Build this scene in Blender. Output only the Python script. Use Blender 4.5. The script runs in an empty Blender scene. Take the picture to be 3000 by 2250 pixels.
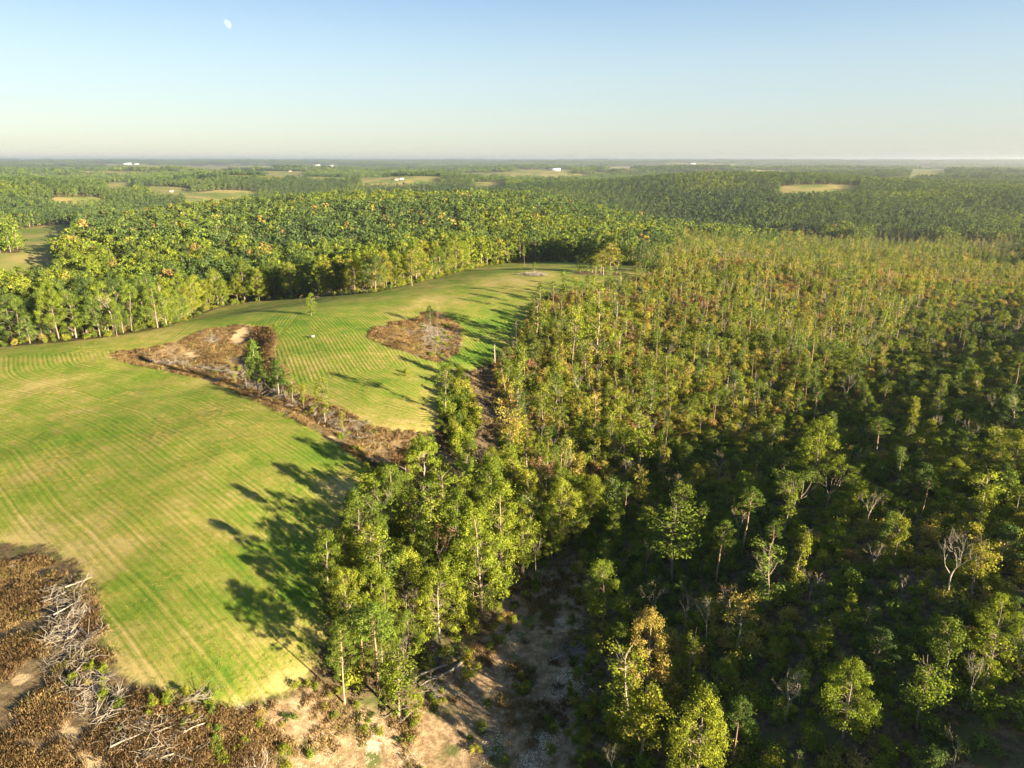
import bpy, math, random
import numpy as np
from mathutils import Vector

rng = np.random.default_rng(11)
random.seed(5)
R = math.radians
scene = bpy.context.scene
col = scene.collection

# ------------------------------------------------------------------ camera, sky, sun, exposure
FPX, PITCH, CAMZ = 2082.0, R(17.55), 68.0          # focal length in px of a 3000 px wide picture
cam_d = bpy.data.cameras.new('camera')
cam_d.sensor_width = 36.0
cam_d.lens = 36.0 * FPX / 3000.0
cam_d.clip_start, cam_d.clip_end = 0.5, 200000.0
cam = bpy.data.objects.new('camera', cam_d)
cam.location = (0, 0, CAMZ)
cam.rotation_euler = (math.pi / 2 - PITCH, 0, 0)
col.objects.link(cam)
scene.camera = cam

SUN_AZ, SUN_EL = R(122.0), R(12.6)                  # clockwise from the view direction (+Y)
SUN = np.array([math.sin(SUN_AZ), math.cos(SUN_AZ)])
sun_vec = Vector((SUN[0] * math.cos(SUN_EL), SUN[1] * math.cos(SUN_EL), math.sin(SUN_EL)))
sl = bpy.data.lights.new('sun', 'SUN')
sl.energy, sl.angle, sl.color = 5.0, R(0.5), (1.0, 0.82, 0.54)
so = bpy.data.objects.new('sun', sl)
so.rotation_euler = sun_vec.to_track_quat('Z', 'Y').to_euler()
col.objects.link(so)

world = bpy.data.worlds.new('World')
scene.world = world
world.use_nodes = True
wn, wl = world.node_tree.nodes, world.node_tree.links
wn.clear()
sky = wn.new('ShaderNodeTexSky')
sky.sky_type = 'NISHITA'
sky.sun_disc = False
sky.sun_elevation, sky.sun_rotation = SUN_EL, SUN_AZ
sky.altitude, sky.air_density, sky.dust_density, sky.ozone_density = 300, 1.0, 0.6, 1.6
bg = wn.new('ShaderNodeBackground')
bg.inputs['Strength'].default_value = 0.05
wo = wn.new('ShaderNodeOutputWorld')
tc = wn.new('ShaderNodeTexCoord'); sx = wn.new('ShaderNodeSeparateXYZ'); rp = wn.new('ShaderNodeValToRGB')
wl.new(tc.outputs['Generated'], sx.inputs[0]); wl.new(sx.outputs['Z'], rp.inputs[0])
rp.color_ramp.interpolation = 'B_SPLINE'
for i_, (p_, c_) in enumerate([(0.0, (.60, .66, .66)), (.06, (.63, .71, .73)), (.13, (.60, .76, .86)), (.21, (.25, .45, .78)), (.45, (.20, .38, .68)), (1.0, (.17, .33, .60))]):
    e_ = rp.color_ramp.elements[i_] if i_ < 2 else rp.color_ramp.elements.new(p_)
    e_.position = p_; e_.color = (*c_, 1)
hz = wn.new('ShaderNodeMix'); hz.data_type = 'RGBA'; hz.inputs[0].default_value = 0.76     # hazy clear evening air over the Nishita sky
sc = wn.new('ShaderNodeVectorMath'); sc.operation = 'SCALE'; sc.inputs['Scale'].default_value = 2.6
wl.new(rp.outputs[0], sc.inputs[0]); wl.new(sky.outputs[0], hz.inputs[6]); wl.new(sc.outputs[0], hz.inputs[7])
wl.new(hz.outputs[2], bg.inputs[0])
wl.new(bg.outputs[0], wo.inputs[0])

vs = scene.view_settings
vs.view_transform, vs.look, vs.gamma, vs.use_curve_mapping = 'Standard', 'None', 1.0, False
vs.exposure = 2.75
scene.cycles.use_denoising = True
scene.cycles.max_bounces = 8
scene.cycles.diffuse_bounces = 5
scene.cycles.transmission_bounces = 3
scene.cycles.volume_bounces = 0
scene.cycles.transparent_max_bounces = 8
scene.render.film_transparent = False

# ------------------------------------------------------------------ numeric helpers
def vnoise(x, y, seed=0):
    """smooth value noise 0..1"""
    x = np.asarray(x, float); y = np.asarray(y, float)
    xi, yi = np.floor(x), np.floor(y)
    fx, fy = x - xi, y - yi
    fx, fy = fx * fx * fx * (fx * (fx * 6 - 15) + 10), fy * fy * fy * (fy * (fy * 6 - 15) + 10)
    def h(a, b):
        a = a.astype(np.int64).astype(np.uint64); b = b.astype(np.int64).astype(np.uint64)
        n = (a * np.uint64(374761393) + b * np.uint64(668265263) + np.uint64(seed * 982451653 + 12345)) & np.uint64(0xffffffff)
        n = ((n ^ (n >> np.uint64(13))) * np.uint64(1274126177)) & np.uint64(0xffffffff)
        n = n ^ (n >> np.uint64(16))
        return (n & np.uint64(0xffff)).astype(float) / 65535.0
    a, b, c, d = h(xi, yi), h(xi + 1, yi), h(xi, yi + 1), h(xi + 1, yi + 1)
    return (a * (1 - fx) + b * fx) * (1 - fy) + (c * (1 - fx) + d * fx) * fy

def sstep(a, b, x):
    t = np.clip((np.asarray(x, float) - a) / (b - a), 0, 1)
    return t * t * (3 - 2 * t)

SP, CP = math.sin(PITCH), math.cos(PITCH)
def ray(px, py):
    x = (np.asarray(px, float) - 1500) / FPX
    yd = (np.asarray(py, float) - 1125) / FPX
    return x, CP - yd * SP, -(SP + yd * CP)
def up(px, py, z):
    x, f, d = ray(px, py)
    t = (CAMZ - z) / (-d)
    return x * t, f * t
def project(x, y, z):
    dz = np.asarray(z, float) - CAMZ
    y = np.asarray(y, float)
    fwd = y * CP - dz * SP
    dn = -dz * CP - y * SP
    fwd = np.where(fwd < 1, np.nan, fwd)
    return 1500 + FPX * np.asarray(x, float) / fwd, 1125 + FPX * dn / fwd

# ------------------------------------------------------------------ the lie of the land
CTRL_PX = [  # pixel of the photograph and the height of the ground there
 (0,2250,-1),(500,2250,-3),(1000,2250,-9),(1350,2250,-13),(1700,2250,-12.5),(2000,2250,-10),(2600,2250,-5),(3000,2250,-1),
 (100,1700,0.5),(500,1750,1.5),(880,1800,-1.5),(700,2040,-1),(300,2000,0),
 (1500,1850,-12.5),(1300,2050,-12),(1150,1900,-8),(1010,2055,-5.5),
 (0,1300,3),(500,1300,4.5),(900,1400,1.5),(980,1560,-2),(650,1500,3),
 (0,1020,6),(300,1000,6.5),(560,940,7),(850,900,8),(1150,870,8.5),(1450,800,8),(1850,790,5),(1500,900,6.5),(1200,1100,3.5),(900,1050,6),(600,1050,4),(750,1140,3),(1000,1290,1),
 (1460,980,2.5),(1400,1100,-1),(1250,1250,0),(1420,1300,-4.5),
 (1700,1000,0),(1700,1250,-8),(1700,1480,-12),(2000,900,1.5),(2000,1150,-8),(1950,1330,-12.5),(2300,1000,-5),(2350,820,2),(2600,820,-4),
 (2350,1220,-13),(2570,1040,-13),(2720,920,-13),(3000,850,-14),(2000,1650,-7),(1850,1950,-11),(2400,1700,0),(2500,1350,-6),(2800,1150,-5),(2800,1500,3),(3000,1080,-3),(3000,1700,5),(2500,2000,-2),
]
CTRL_W = [(-205,275,-2.5),(-150,305,-1.5),(-95,335,3),(-235,335,-9),(-150,400,-9),(-40,410,3),(-40,520,-5),(70,520,-2),(-300,450,-18),(-300,300,-13),
 (-260,190,-4),(200,520,-4),(330,560,-12),(0,0,-5),(-70,0,0),(-130,60,1),(55,30,-6),(-180,120,1),(110,470,4),(-200,-60,0),(0,-120,-2)]
TERM = [(1000,2250,-9),(1150,1980,-8.5),(1330,1760,-10),(1650,1560,-11.5),(1950,1440,-11),(2300,1330,-10.5),(2520,1130,-11),(2690,930,-12.5),(3000,850,-14)]

pts = [(*up(a, b, z), z) for a, b, z in CTRL_PX] + [tuple(map(float, p)) for p in CTRL_W]
PERP = np.array([-SUN[1], SUN[0]])                   # along the shading ridge
WR = 125.0                                            # crest of the ridge, metres towards the sun
tan_e = math.tan(SUN_EL)
tu, th = [], []
for a, b, z in TERM:
    p = np.array(up(a, b, z))
    tu.append(p @ PERP); th.append(z + (WR - p @ SUN) * tan_e - 17.5)
o = np.argsort(tu); tu, th = np.array(tu)[o], np.array(th)[o]
RIDGE = []
for u in np.arange(-60, 621, 45):
    h = float(np.interp(u, tu, th)); RIDGE.append((u, h))
    p = PERP * u + SUN * WR
    pts.append((p[0], p[1], h))
    p = PERP * u + SUN * (WR + 70); pts.append((p[0], p[1], h - 5))
pts = np.array(pts, float)
def _phi(r2):
    return np.where(r2 > 1e-9, 0.5 * r2 * np.log(np.maximum(r2, 1e-9)), 0.0)
_S = 100.0
def _tps(pts, lam=0.02):
    P = pts[:, :2] / _S; n = len(P)
    K = _phi(((P[:, None] - P[None]) ** 2).sum(2)) + lam * np.eye(n)
    A = np.zeros((n + 3, n + 3)); A[:n, :n] = K; A[:n, n] = 1; A[:n, n+1:] = P
    A[n, :n] = 1; A[n+1:, :n] = P.T
    b = np.zeros(n + 3); b[:n] = pts[:, 2]
    return P, np.linalg.solve(A, b)
_TP, _TW = _tps(pts)
def z_near(x, y):
    x = np.asarray(x, float).ravel() / _S; y = np.asarray(y, float).ravel() / _S
    n = len(_TP); out = _TW[n] + _TW[n+1] * x + _TW[n+2] * y
    for i in range(n):
        out = out + _TW[i] * _phi((x - _TP[i, 0]) ** 2 + (y - _TP[i, 1]) ** 2)
    return out
_GX, _GY, _GS = -650.0, -460.0, 4.0
_gx, _gy = np.meshgrid(_GX + _GS * np.arange(350), _GY + _GS * np.arange(342))
_GRID = z_near(_gx, _gy).reshape(_gx.shape)
def z_near_fast(x, y):
    u = np.clip((x - _GX) / _GS, 0, 348.99); v = np.clip((y - _GY) / _GS, 0, 340.99)
    i, j = u.astype(int), v.astype(int); fu, fv = u - i, v - j
    return (_GRID[j, i] * (1 - fu) + _GRID[j, i + 1] * fu) * (1 - fv) + (_GRID[j + 1, i] * (1 - fu) + _GRID[j + 1, i + 1] * fu) * fv
HILLS = [(*up(a, b, 0), am, rx, ry) for a, b, am, rx, ry in [(120,572,26,300,330),(420,585,-26,170,330),(900,590,10,330,260),(560,645,-18,110,200),(1250,640,6,200,160),(1930,585,-20,150,420),(2350,600,8,260,300),(1650,600,14,190,200),(2750,640,-8,200,200),(1000,545,-18,500,330),(2100,545,16,600,260)]]
def z_far(x, y):
    n1 = vnoise(x / 560 + 3.7, y / 560 + 1.3, 1) - .5
    n2 = vnoise(x / 1700 + .7, y / 1700 + 5.1, 2) - .5
    n3 = vnoise(x / 260 + 9.2, y / 260 + 2.2, 3) - .5
    n4 = vnoise(x / 6000 + 2.2, y / 6000 + 7.7, 4) - .5
    d = np.hypot(x, y)
    z = -9 + 58 * n1 * (1 - .35 * sstep(2000, 6000, d)) + 30 * n2 + 12 * n3 * (1 - sstep(2500, 5000, d)) + 46 * n4 * sstep(3500, 9000, d)
    # the valley with pastures beyond the treeline, on the west side
    z = z - 16 * np.exp(-(((x + 520) / 240) ** 2 + ((y - 760) / 240) ** 2))
    for hx, hy, am, rx, ry in HILLS: z = z + am * np.exp(-(((x - hx) / rx) ** 2 + ((y - hy) / ry) ** 2))
    z = z + 3 * np.exp(-(((x + 150) / 260) ** 2 + ((y - 1050) / 260) ** 2))
    z = z - 20 * np.exp(-(((x - 330) / 200) ** 2 + ((y - 1150) / 330) ** 2))
    z = np.minimum(z, CAMZ - 30)
    return z + (CAMZ - 20 - z) * sstep(9000, 17000, d) * (.72 + .28 * vnoise(x / 2500, y / 2500, 9)) + 16 * sstep(17500, 20500, d)
def Z(x, y):
    x = np.asarray(x, float); y = np.asarray(y, float); sh = x.shape
    xr, yr = x.ravel(), y.ravel()
    d = np.hypot(xr - 40, yr - 220)
    w = 1 - sstep(360, 640, d)
    out = z_far(xr, yr)
    k = w > 0
    if k.any():
        zn = np.clip(z_near_fast(xr[k], yr[k]), -32, 45)
        out[k] = out[k] * (1 - w[k]) + zn * w[k]
    xa, ya = xr * .83 + yr * .56, yr * .83 - xr * .56
    out = out + .34 * (vnoise(xa / 11, ya / 11, 7) - .5) + .16 * (vnoise(ya / 5.3 + .3 * xa / 5.3, xa / 4.7, 8) - .5)
    return out.reshape(sh)
def on_ground(px, py, lift=0.0):
    """where the sight line through a pixel meets the ground"""
    px = np.atleast_1d(np.asarray(px, float)); py = np.atleast_1d(np.asarray(py, float))
    x, f, d = ray(px, py)
    ts = np.geomspace(50, 21000, 400)
    hit = np.full(px.shape, 21000.0); lo = np.full(px.shape, 50.0); done = np.zeros(px.shape, bool)
    for a, b in zip(ts[:-1], ts[1:]):
        below = (CAMZ + d * b) < Z(x * b, f * b) + lift
        new = below & ~done
        hit[new] = b; lo[new] = a; done |= new
        if done.all(): break
    for _ in range(18):
        m = (lo + hit) / 2
        below = (CAMZ + d * m) < Z(x * m, f * m) + lift
        hit = np.where(below, m, hit); lo = np.where(below, lo, m)
    return np.stack([x * hit, f * hit], -1)
def poly(pp):
    pp = np.array(pp, float); return on_ground(pp[:, 0], pp[:, 1])
def inside(P, x, y):
    c = np.zeros(np.shape(x), bool); j = len(P) - 1
    for i in range(len(P)):
        xi, yi, xj, yj = P[i, 0], P[i, 1], P[j, 0], P[j, 1]
        c ^= ((yi > y) != (yj > y)) & (x < (xj - xi) * (y - yi) / (yj - yi + 1e-12) + xi)
        j = i
    return c
def seg_dist(P, x, y, closed=True):
    best = np.full(np.shape(x), 1e9); n = len(P)
    for i in range(n if closed else n - 1):
        a, b = P[i], P[(i + 1) % n]; ab = b - a
        t = np.clip(((x - a[0]) * ab[0] + (y - a[1]) * ab[1]) / (ab @ ab + 1e-12), 0, 1)
        best = np.minimum(best, np.hypot(x - a[0] - t * ab[0], y - a[1] - t * ab[1]))
    return best
def sdist(P, x, y):
    """signed distance, positive inside; far points are cut at -40"""
    lo, hi = P.min(0) - 40, P.max(0) + 40
    out = np.full(np.shape(x), -40.0)
    k = (x > lo[0]) & (x < hi[0]) & (y > lo[1]) & (y < hi[1])
    if k.any():
        d = seg_dist(P, x[k], y[k]); out[k] = np.where(inside(P, x[k], y[k]), d, -d)
    return out

FIELD = poly([(-160,1560),(0,1585),(130,1600),(225,1650),(275,1720),(300,1830),(345,1960),(430,2035),(560,2075),(700,2062),(830,2030),(905,1975),(960,1880),(965,1790),(945,1700),(955,1600),(1000,1500),(1050,1415),(1075,1375),
 (1120,1335),(1215,1275),(1275,1265),(1290,1190),(1300,1110),(1320,1080),(1380,1085),(1435,1060),(1500,1010),(1530,955),(1560,900),(1610,868),(1700,858),(1800,842),(1850,832),(1905,800),(1895,786),(1820,776),(1700,770),(1600,766),(1500,770),
 (1400,783),(1250,822),(1100,857),(950,869),(800,880),(720,886),(640,900),(570,930),(510,955),(400,974),(300,990),(150,1006),(0,1018),(-200,1030)])
NOTCH = poly([(325,1046),(345,1030),(440,1020),(520,1000),(605,966),(690,953),(780,958),(806,985),(795,1040),(835,1090),(860,1135),(950,1183),(1030,1218),(1090,1250),(1150,1262),(1240,1268),(1300,1270),(1330,1350),(1240,1400),(1090,1380),(1060,1345),
 (1000,1305),(900,1245),(800,1192),(700,1146),(600,1110),(480,1082),(380,1062)])
ISLAND = poly([(1082,978),(1105,960),(1150,946),(1220,934),(1250,915),(1290,915),(1345,955),(1350,990),(1335,1035),(1290,1062),(1245,1052),(1150,1018),(1092,994)])
LOWER = poly([(-150,1640),(0,1632),(110,1640),(225,1690),(270,1800),(310,1950),(420,2045),(560,2085),(700,2100),(820,2170),(890,2250),(900,2330),(-150,2330)])
CLEAR = poly([(700,2085),(850,2045),(910,1990),(965,2000),(990,2070),(1060,2085),(1160,2110),(1250,2040),(1330,1960),(1420,1850),(1490,1750),(1560,1680),(1680,1660),(1730,1720),(1690,1830),(1720,1950),(1700,2080),(1760,2250),(1760,2340),(860,2340),(800,2180)])
LANE = poly([(1365,1088),(1440,1075),(1478,1190),(1450,1300),(1430,1460),(1370,1460),(1395,1320),(1405,1200)])
STRIP = poly([(1290,1150),(1330,1130),(1392,1180),(1402,1250),(1385,1320),(1350,1370),(1310,1320)])
CLUMP = poly([(955,1740),(1000,1610),(1080,1520),(1150,1450),(1250,1420),(1400,1455),(1500,1400),(1700,1480),(1700,1600),(1600,1660),(1500,1740),(1400,1845),(1310,1940),(1230,2050),(1160,2085),(1080,2030),(1000,2040),(975,1950),(972,1820)])
_sg = sdist(NOTCH, _gx.ravel(), _gy.ravel()).reshape(_gx.shape)
_GRID -= 2.8 * sstep(0, 8, _sg)
_GRID -= 1.2 * sstep(-1, 4, sdist(LANE, _gx.ravel(), _gy.ravel()).reshape(_gx.shape))
PILES = {'mound': [(1563,806), 6.0], 'grove': [(1745,802), 0]}
def far_poly(top, bot, lift=16.0):
    t = on_ground([p[0] for p in top], [p[1] for p in top])
    b = on_ground([p[0] for p in bot], [p[1] for p in bot], lift)
    return np.concatenate([t, b[::-1]])
PASTURES = [
 far_poly([(-60,742),(90,740),(165,762)], [(-60,806),(30,797),(165,772)]),
 far_poly([(10,676),(136,660),(225,656)], [(60,700),(150,692),(215,668)]),
 far_poly([(150,577),(240,577),(310,580)], [(150,583),(240,586),(300,588)]),
 far_poly([(415,546),(480,546),(560,552)], [(440,560),(500,567),(560,570)]),
 far_poly([(530,566),(640,556),(760,562)], [(540,584),(640,588),(750,572)]),
 far_poly([(305,534),(395,532)], [(310,547),(390,546)]),
 far_poly([(1050,520),(1170,518),(1295,518)], [(1060,535),(1170,534),(1290,530)]),
 far_poly([(2280,546),(2400,541),(2515,543)], [(2290,560),(2400,561),(2510,557)]),
 far_poly([(2660,499),(2785,495)], [(2670,506),(2780,504)]),
 far_poly([(770,501),(900,503)], [(770,512),(900,511)]),
 far_poly([(360,484),(800,486)], [(360,488),(800,488)]),
 far_poly([(1770,490),(1860,490)], [(1770,495),(1860,495)]),
 far_poly([(2040,480),(2170,479)], [(2040,484),(2170,484)]),
 far_poly([(1390,534),(1480,534)], [(1390,545),(1480,545)]),
 far_poly([(1500,497),(1680,496)], [(1500,502),(1680,501)]),
 far_poly([(300,482),(440,481)], [(300,486),(440,486)]),
 far_poly([(900,486),(1000,486)], [(900,489),(1000,489)]),
 far_poly([(1950,476),(2080,476)], [(1950,482),(2080,482)]),
]

_U = ['first','second','third','fourth','fifth','sixth','seventh','eighth','ninth']
NTH = _U + ['tenth','eleventh','twelfth','thirteenth','fourteenth','fifteenth','sixteenth','seventeenth','eighteenth','nineteenth']
for _t, _o in (('twenty','twentieth'),('thirty','thirtieth'),('forty','fortieth'),('fifty','fiftieth'),('sixty','sixtieth'),('seventy','seventieth'),('eighty','eightieth'),('ninety','ninetieth')):
    NTH += [_o] + [f'{_t}-{u}' for u in _U]
NTH += ['hundredth'] + ['hundred-' + q for q in NTH]
# ------------------------------------------------------------------ mesh helpers
def mesh_from(name, verts, faces, mat=None, attrs=None, smooth=False):
    me = bpy.data.meshes.new(name)
    verts = np.asarray(verts, np.float32)
    me.vertices.add(len(verts)); me.vertices.foreach_set('co', verts.ravel())
    if isinstance(faces, np.ndarray) and faces.ndim == 2:
        k = faces.shape[1]; nf = len(faces)
        loops = faces.astype(np.int32).ravel(); starts = np.arange(nf, dtype=np.int32) * k
    else:
        lens = np.array([len(f) for f in faces], np.int32); nf = len(faces)
        loops = np.concatenate([np.asarray(f, np.int32) for f in faces]) if nf else np.zeros(0, np.int32)
        starts = np.concatenate([[0], np.cumsum(lens)[:-1]]).astype(np.int32) if nf else np.zeros(0, np.int32)
    me.loops.add(len(loops)); me.loops.foreach_set('vertex_index', loops)
    me.polygons.add(nf); me.polygons.foreach_set('loop_start', starts)
    if smooth: me.polygons.foreach_set('use_smooth', np.ones(nf, bool))
    for k, v in (attrs or {}).items():
        a = me.attributes.new(k, 'FLOAT', 'POINT'); a.data.foreach_set('value', np.asarray(v, np.float32))
    me.update(calc_edges=True)
    if mat: me.materials.append(mat)
    return me
def link(name, me, parent=None, loc=None, rot=None, scale=None, **props):
    ob = bpy.data.objects.new(name, me); col.objects.link(ob)
    if parent: ob.parent = parent
    if loc is not None: ob.location = [float(v) for v in loc]
    if rot is not None: ob.rotation_euler = rot
    if scale is not None: ob.scale = scale
    for k, v in props.items(): ob[k] = v
    return ob

# ------------------------------------------------------------------ materials
def new_mat(name):
    m = bpy.data.materials.new(name); m.use_nodes = True
    nt = m.node_tree; nt.nodes.clear()
    return m, nt.nodes, nt.links
class N:
    """small node-graph writer"""
    def __init__(s, name):
        s.m, s.n, s.l = new_mat(name)
        s.out = s.n.new('ShaderNodeOutputMaterial')
    def attr(s, name, t='GEOMETRY'):
        a = s.n.new('ShaderNodeAttribute'); a.attribute_name = name; a.attribute_type = t; return a.outputs['Fac']
    def pos(s):
        return s.n.new('ShaderNodeNewGeometry').outputs['Position']
    def noise(s, scale, detail=3, rough=.55, vec=None, dist=0.0):
        t = s.n.new('ShaderNodeTexNoise'); t.inputs['Scale'].default_value = scale
        t.inputs['Detail'].default_value = detail; t.inputs['Roughness'].default_value = rough
        t.inputs['Distortion'].default_value = dist
        s.l.new(vec if vec is not None else s.pos(), t.inputs['Vector']); return t.outputs['Fac']
    def scaled(s, v):
        t = s.n.new('ShaderNodeVectorMath'); t.operation = 'MULTIPLY'; s.l.new(s.pos(), t.inputs[0]); t.inputs[1].default_value = v
        return t.outputs[0]
    def math(s, op, a, b=None, c=None, clamp=False):
        t = s.n.new('ShaderNodeMath'); t.operation = op; t.use_clamp = clamp
        for i, v in enumerate((a, b, c)):
            if v is None: continue
            if isinstance(v, (int, float)): t.inputs[i].default_value = v
            else: s.l.new(v, t.inputs[i])
        return t.outputs[0]
    def step(s, v, a, b):
        t = s.n.new('ShaderNodeMapRange'); t.interpolation_type = 'SMOOTHSTEP'
        s.l.new(v, t.inputs['Value']); t.inputs['From Min'].default_value = a; t.inputs['From Max'].default_value = b
        return t.outputs[0]
    def lin(s, v, a, b, c, d):
        t = s.n.new('ShaderNodeMapRange'); s.l.new(v, t.inputs['Value'])
        for k, q in zip(('From Min', 'From Max', 'To Min', 'To Max'), (a, b, c, d)): t.inputs[k].default_value = q
        return t.outputs[0]
    def mix(s, fac, a, b, mode='MIX'):
        t = s.n.new('ShaderNodeMix'); t.data_type = 'RGBA'; t.blend_type = mode
        if isinstance(fac, (int, float)): t.inputs[0].default_value = fac
        else: s.l.new(fac, t.inputs[0])
        for i, v in ((6, a), (7, b)):
            if isinstance(v, tuple): t.inputs[i].default_value = (*v, 1)
            else: s.l.new(v, t.inputs[i])
        return t.outputs[2]
    def ramp(s, v, stops):
        t = s.n.new('ShaderNodeValToRGB'); e = t.color_ramp.elements
        for i, (p, c) in enumerate(stops):
            q = e[i] if i < 2 else e.new(p)
            q.position = p; q.color = (*c, 1)
        s.l.new(v, t.inputs[0]); return t.outputs[0]
    def bright(s, colr, v):
        t = s.n.new('ShaderNodeVectorMath'); t.operation = 'SCALE'
        s.l.new(colr, t.inputs[0]); s.l.new(v, t.inputs['Scale']); return t.outputs[0]
    def bsdf(s, colr, rough=.9, spec=.15, normal=None):
        b = s.n.new('ShaderNodeBsdfPrincipled')
        if isinstance(colr, tuple): b.inputs['Base Color'].default_value = (*colr, 1)
        else: s.l.new(colr, b.inputs['Base Color'])
        b.inputs['Roughness'].default_value = rough; b.inputs['Specular IOR Level'].default_value = spec
        if normal is not None: s.l.new(normal, b.inputs['Normal'])
        return b.outputs[0]
    def bump(s, h, strength, dist):
        b = s.n.new('ShaderNodeBump'); b.inputs['Strength'].default_value = strength; b.inputs['Distance'].default_value = dist
        s.l.new(h, b.inputs['Height']); return b.outputs[0]
    def done(s, shader):
        s.l.new(shader, s.out.inputs['Surface']); return s.m

def leaf_material(name, stops, trans=.32):
    g = N(name)
    tint = g.attr('tint', 'INSTANCER'); lv = g.attr('lv')
    info = g.n.new('ShaderNodeObjectInfo').outputs['Random']
    v = g.math('ADD', tint, g.math('MULTIPLY', g.math('SUBTRACT', lv, .5), .22))
    v = g.math('ADD', v, g.math('MULTIPLY', g.math('SUBTRACT', info, .5), .12), clamp=True)
    c = g.ramp(v, stops)
    b = g.math('MULTIPLY', g.lin(lv, 0, 1, .62, 1.4), g.lin(info, 0, 1, .82, 1.2))
    c = g.bright(c, b)
    d = g.n.new('ShaderNodeBsdfDiffuse'); t = g.n.new('ShaderNodeBsdfTranslucent')
    g.l.new(c, d.inputs[0])
    g.l.new(g.mix(1.0, c, (1.25, 1.15, .55), 'MULTIPLY'), t.inputs[0])
    m = g.n.new('ShaderNodeMixShader'); m.inputs[0].default_value = trans
    g.l.new(d.outputs[0], m.inputs[1]); g.l.new(t.outputs[0], m.inputs[2])
    return g.done(m.outputs[0])
M_LEAF = leaf_material('foliage', [(0, (.050, .084, .034)), (.25, (.082, .124, .034)), (.45, (.134, .180, .020)), (.62, (.205, .212, .030)), (.78, (.275, .215, .060)), (.9, (.25, .15, .065)), (1, (.21, .11, .07))])
M_NEEDLE = leaf_material('needles', [(0, (.04, .08, .022)), (.5, (.11, .16, .026)), (1, (.18, .19, .035))], .25)
M_WEED = leaf_material('dry_stalks', [(0, (.115, .078, .043)), (.5, (.235, .160, .080)), (.8, (.32, .235, .112)), (1, (.15, .17, .04))], .25)
M_GRASS = leaf_material('grass_blades', [(0, (.10, .18, .018)), (.5, (.17, .21, .03)), (.8, (.29, .24, .07)), (1, (.34, .27, .10))], .3)
def bark_material(name, a, b):
    g = N(name)
    info = g.n.new('ShaderNodeObjectInfo').outputs['Random']
    n = g.noise(1.0, 4, .6, g.scaled((9, 9, 2.2)))
    c = g.mix(n, a, b)
    c = g.bright(c, g.lin(info, 0, 1, .75, 1.2))
    return g.done(g.bsdf(c, .9, .1, g.bump(n, .6, .05)))
M_BARK = bark_material('bark_grey', (.115, .092, .068), (.27, .22, .165))
M_BARKP = bark_material('bark_pine', (.17, .105, .065), (.36, .25, .17))
M_DEAD = bark_material('bleached_wood', (.14, .122, .10), (.31, .275, .23))
def plain(name, c, rough=.8, var=.25, scale=2.0):
    g = N(name); n = g.noise(scale, 3)
    cc = g.mix(n, tuple(v * (1 - var) for v in c), tuple(min(v * (1 + var), .95) for v in c))
    return g.done(g.bsdf(cc, rough, .2))
M_WHITE = plain('white_paint', (.66, .64, .60), .6, .06)
M_ROOF = plain('pale_metal_roof', (.66, .67, .68), .45, .08, .3)
M_RUST = plain('brown_roof', (.28, .17, .12), .7, .2, .3)
M_WOOD = plain('tan_wood', (.42, .30, .17), .8, .25)
M_DARK = plain('dark_opening', (.05, .045, .04), .8, .1)
M_STONE = plain('limestone', (.50, .45, .36), .9, .3, .8)

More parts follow.
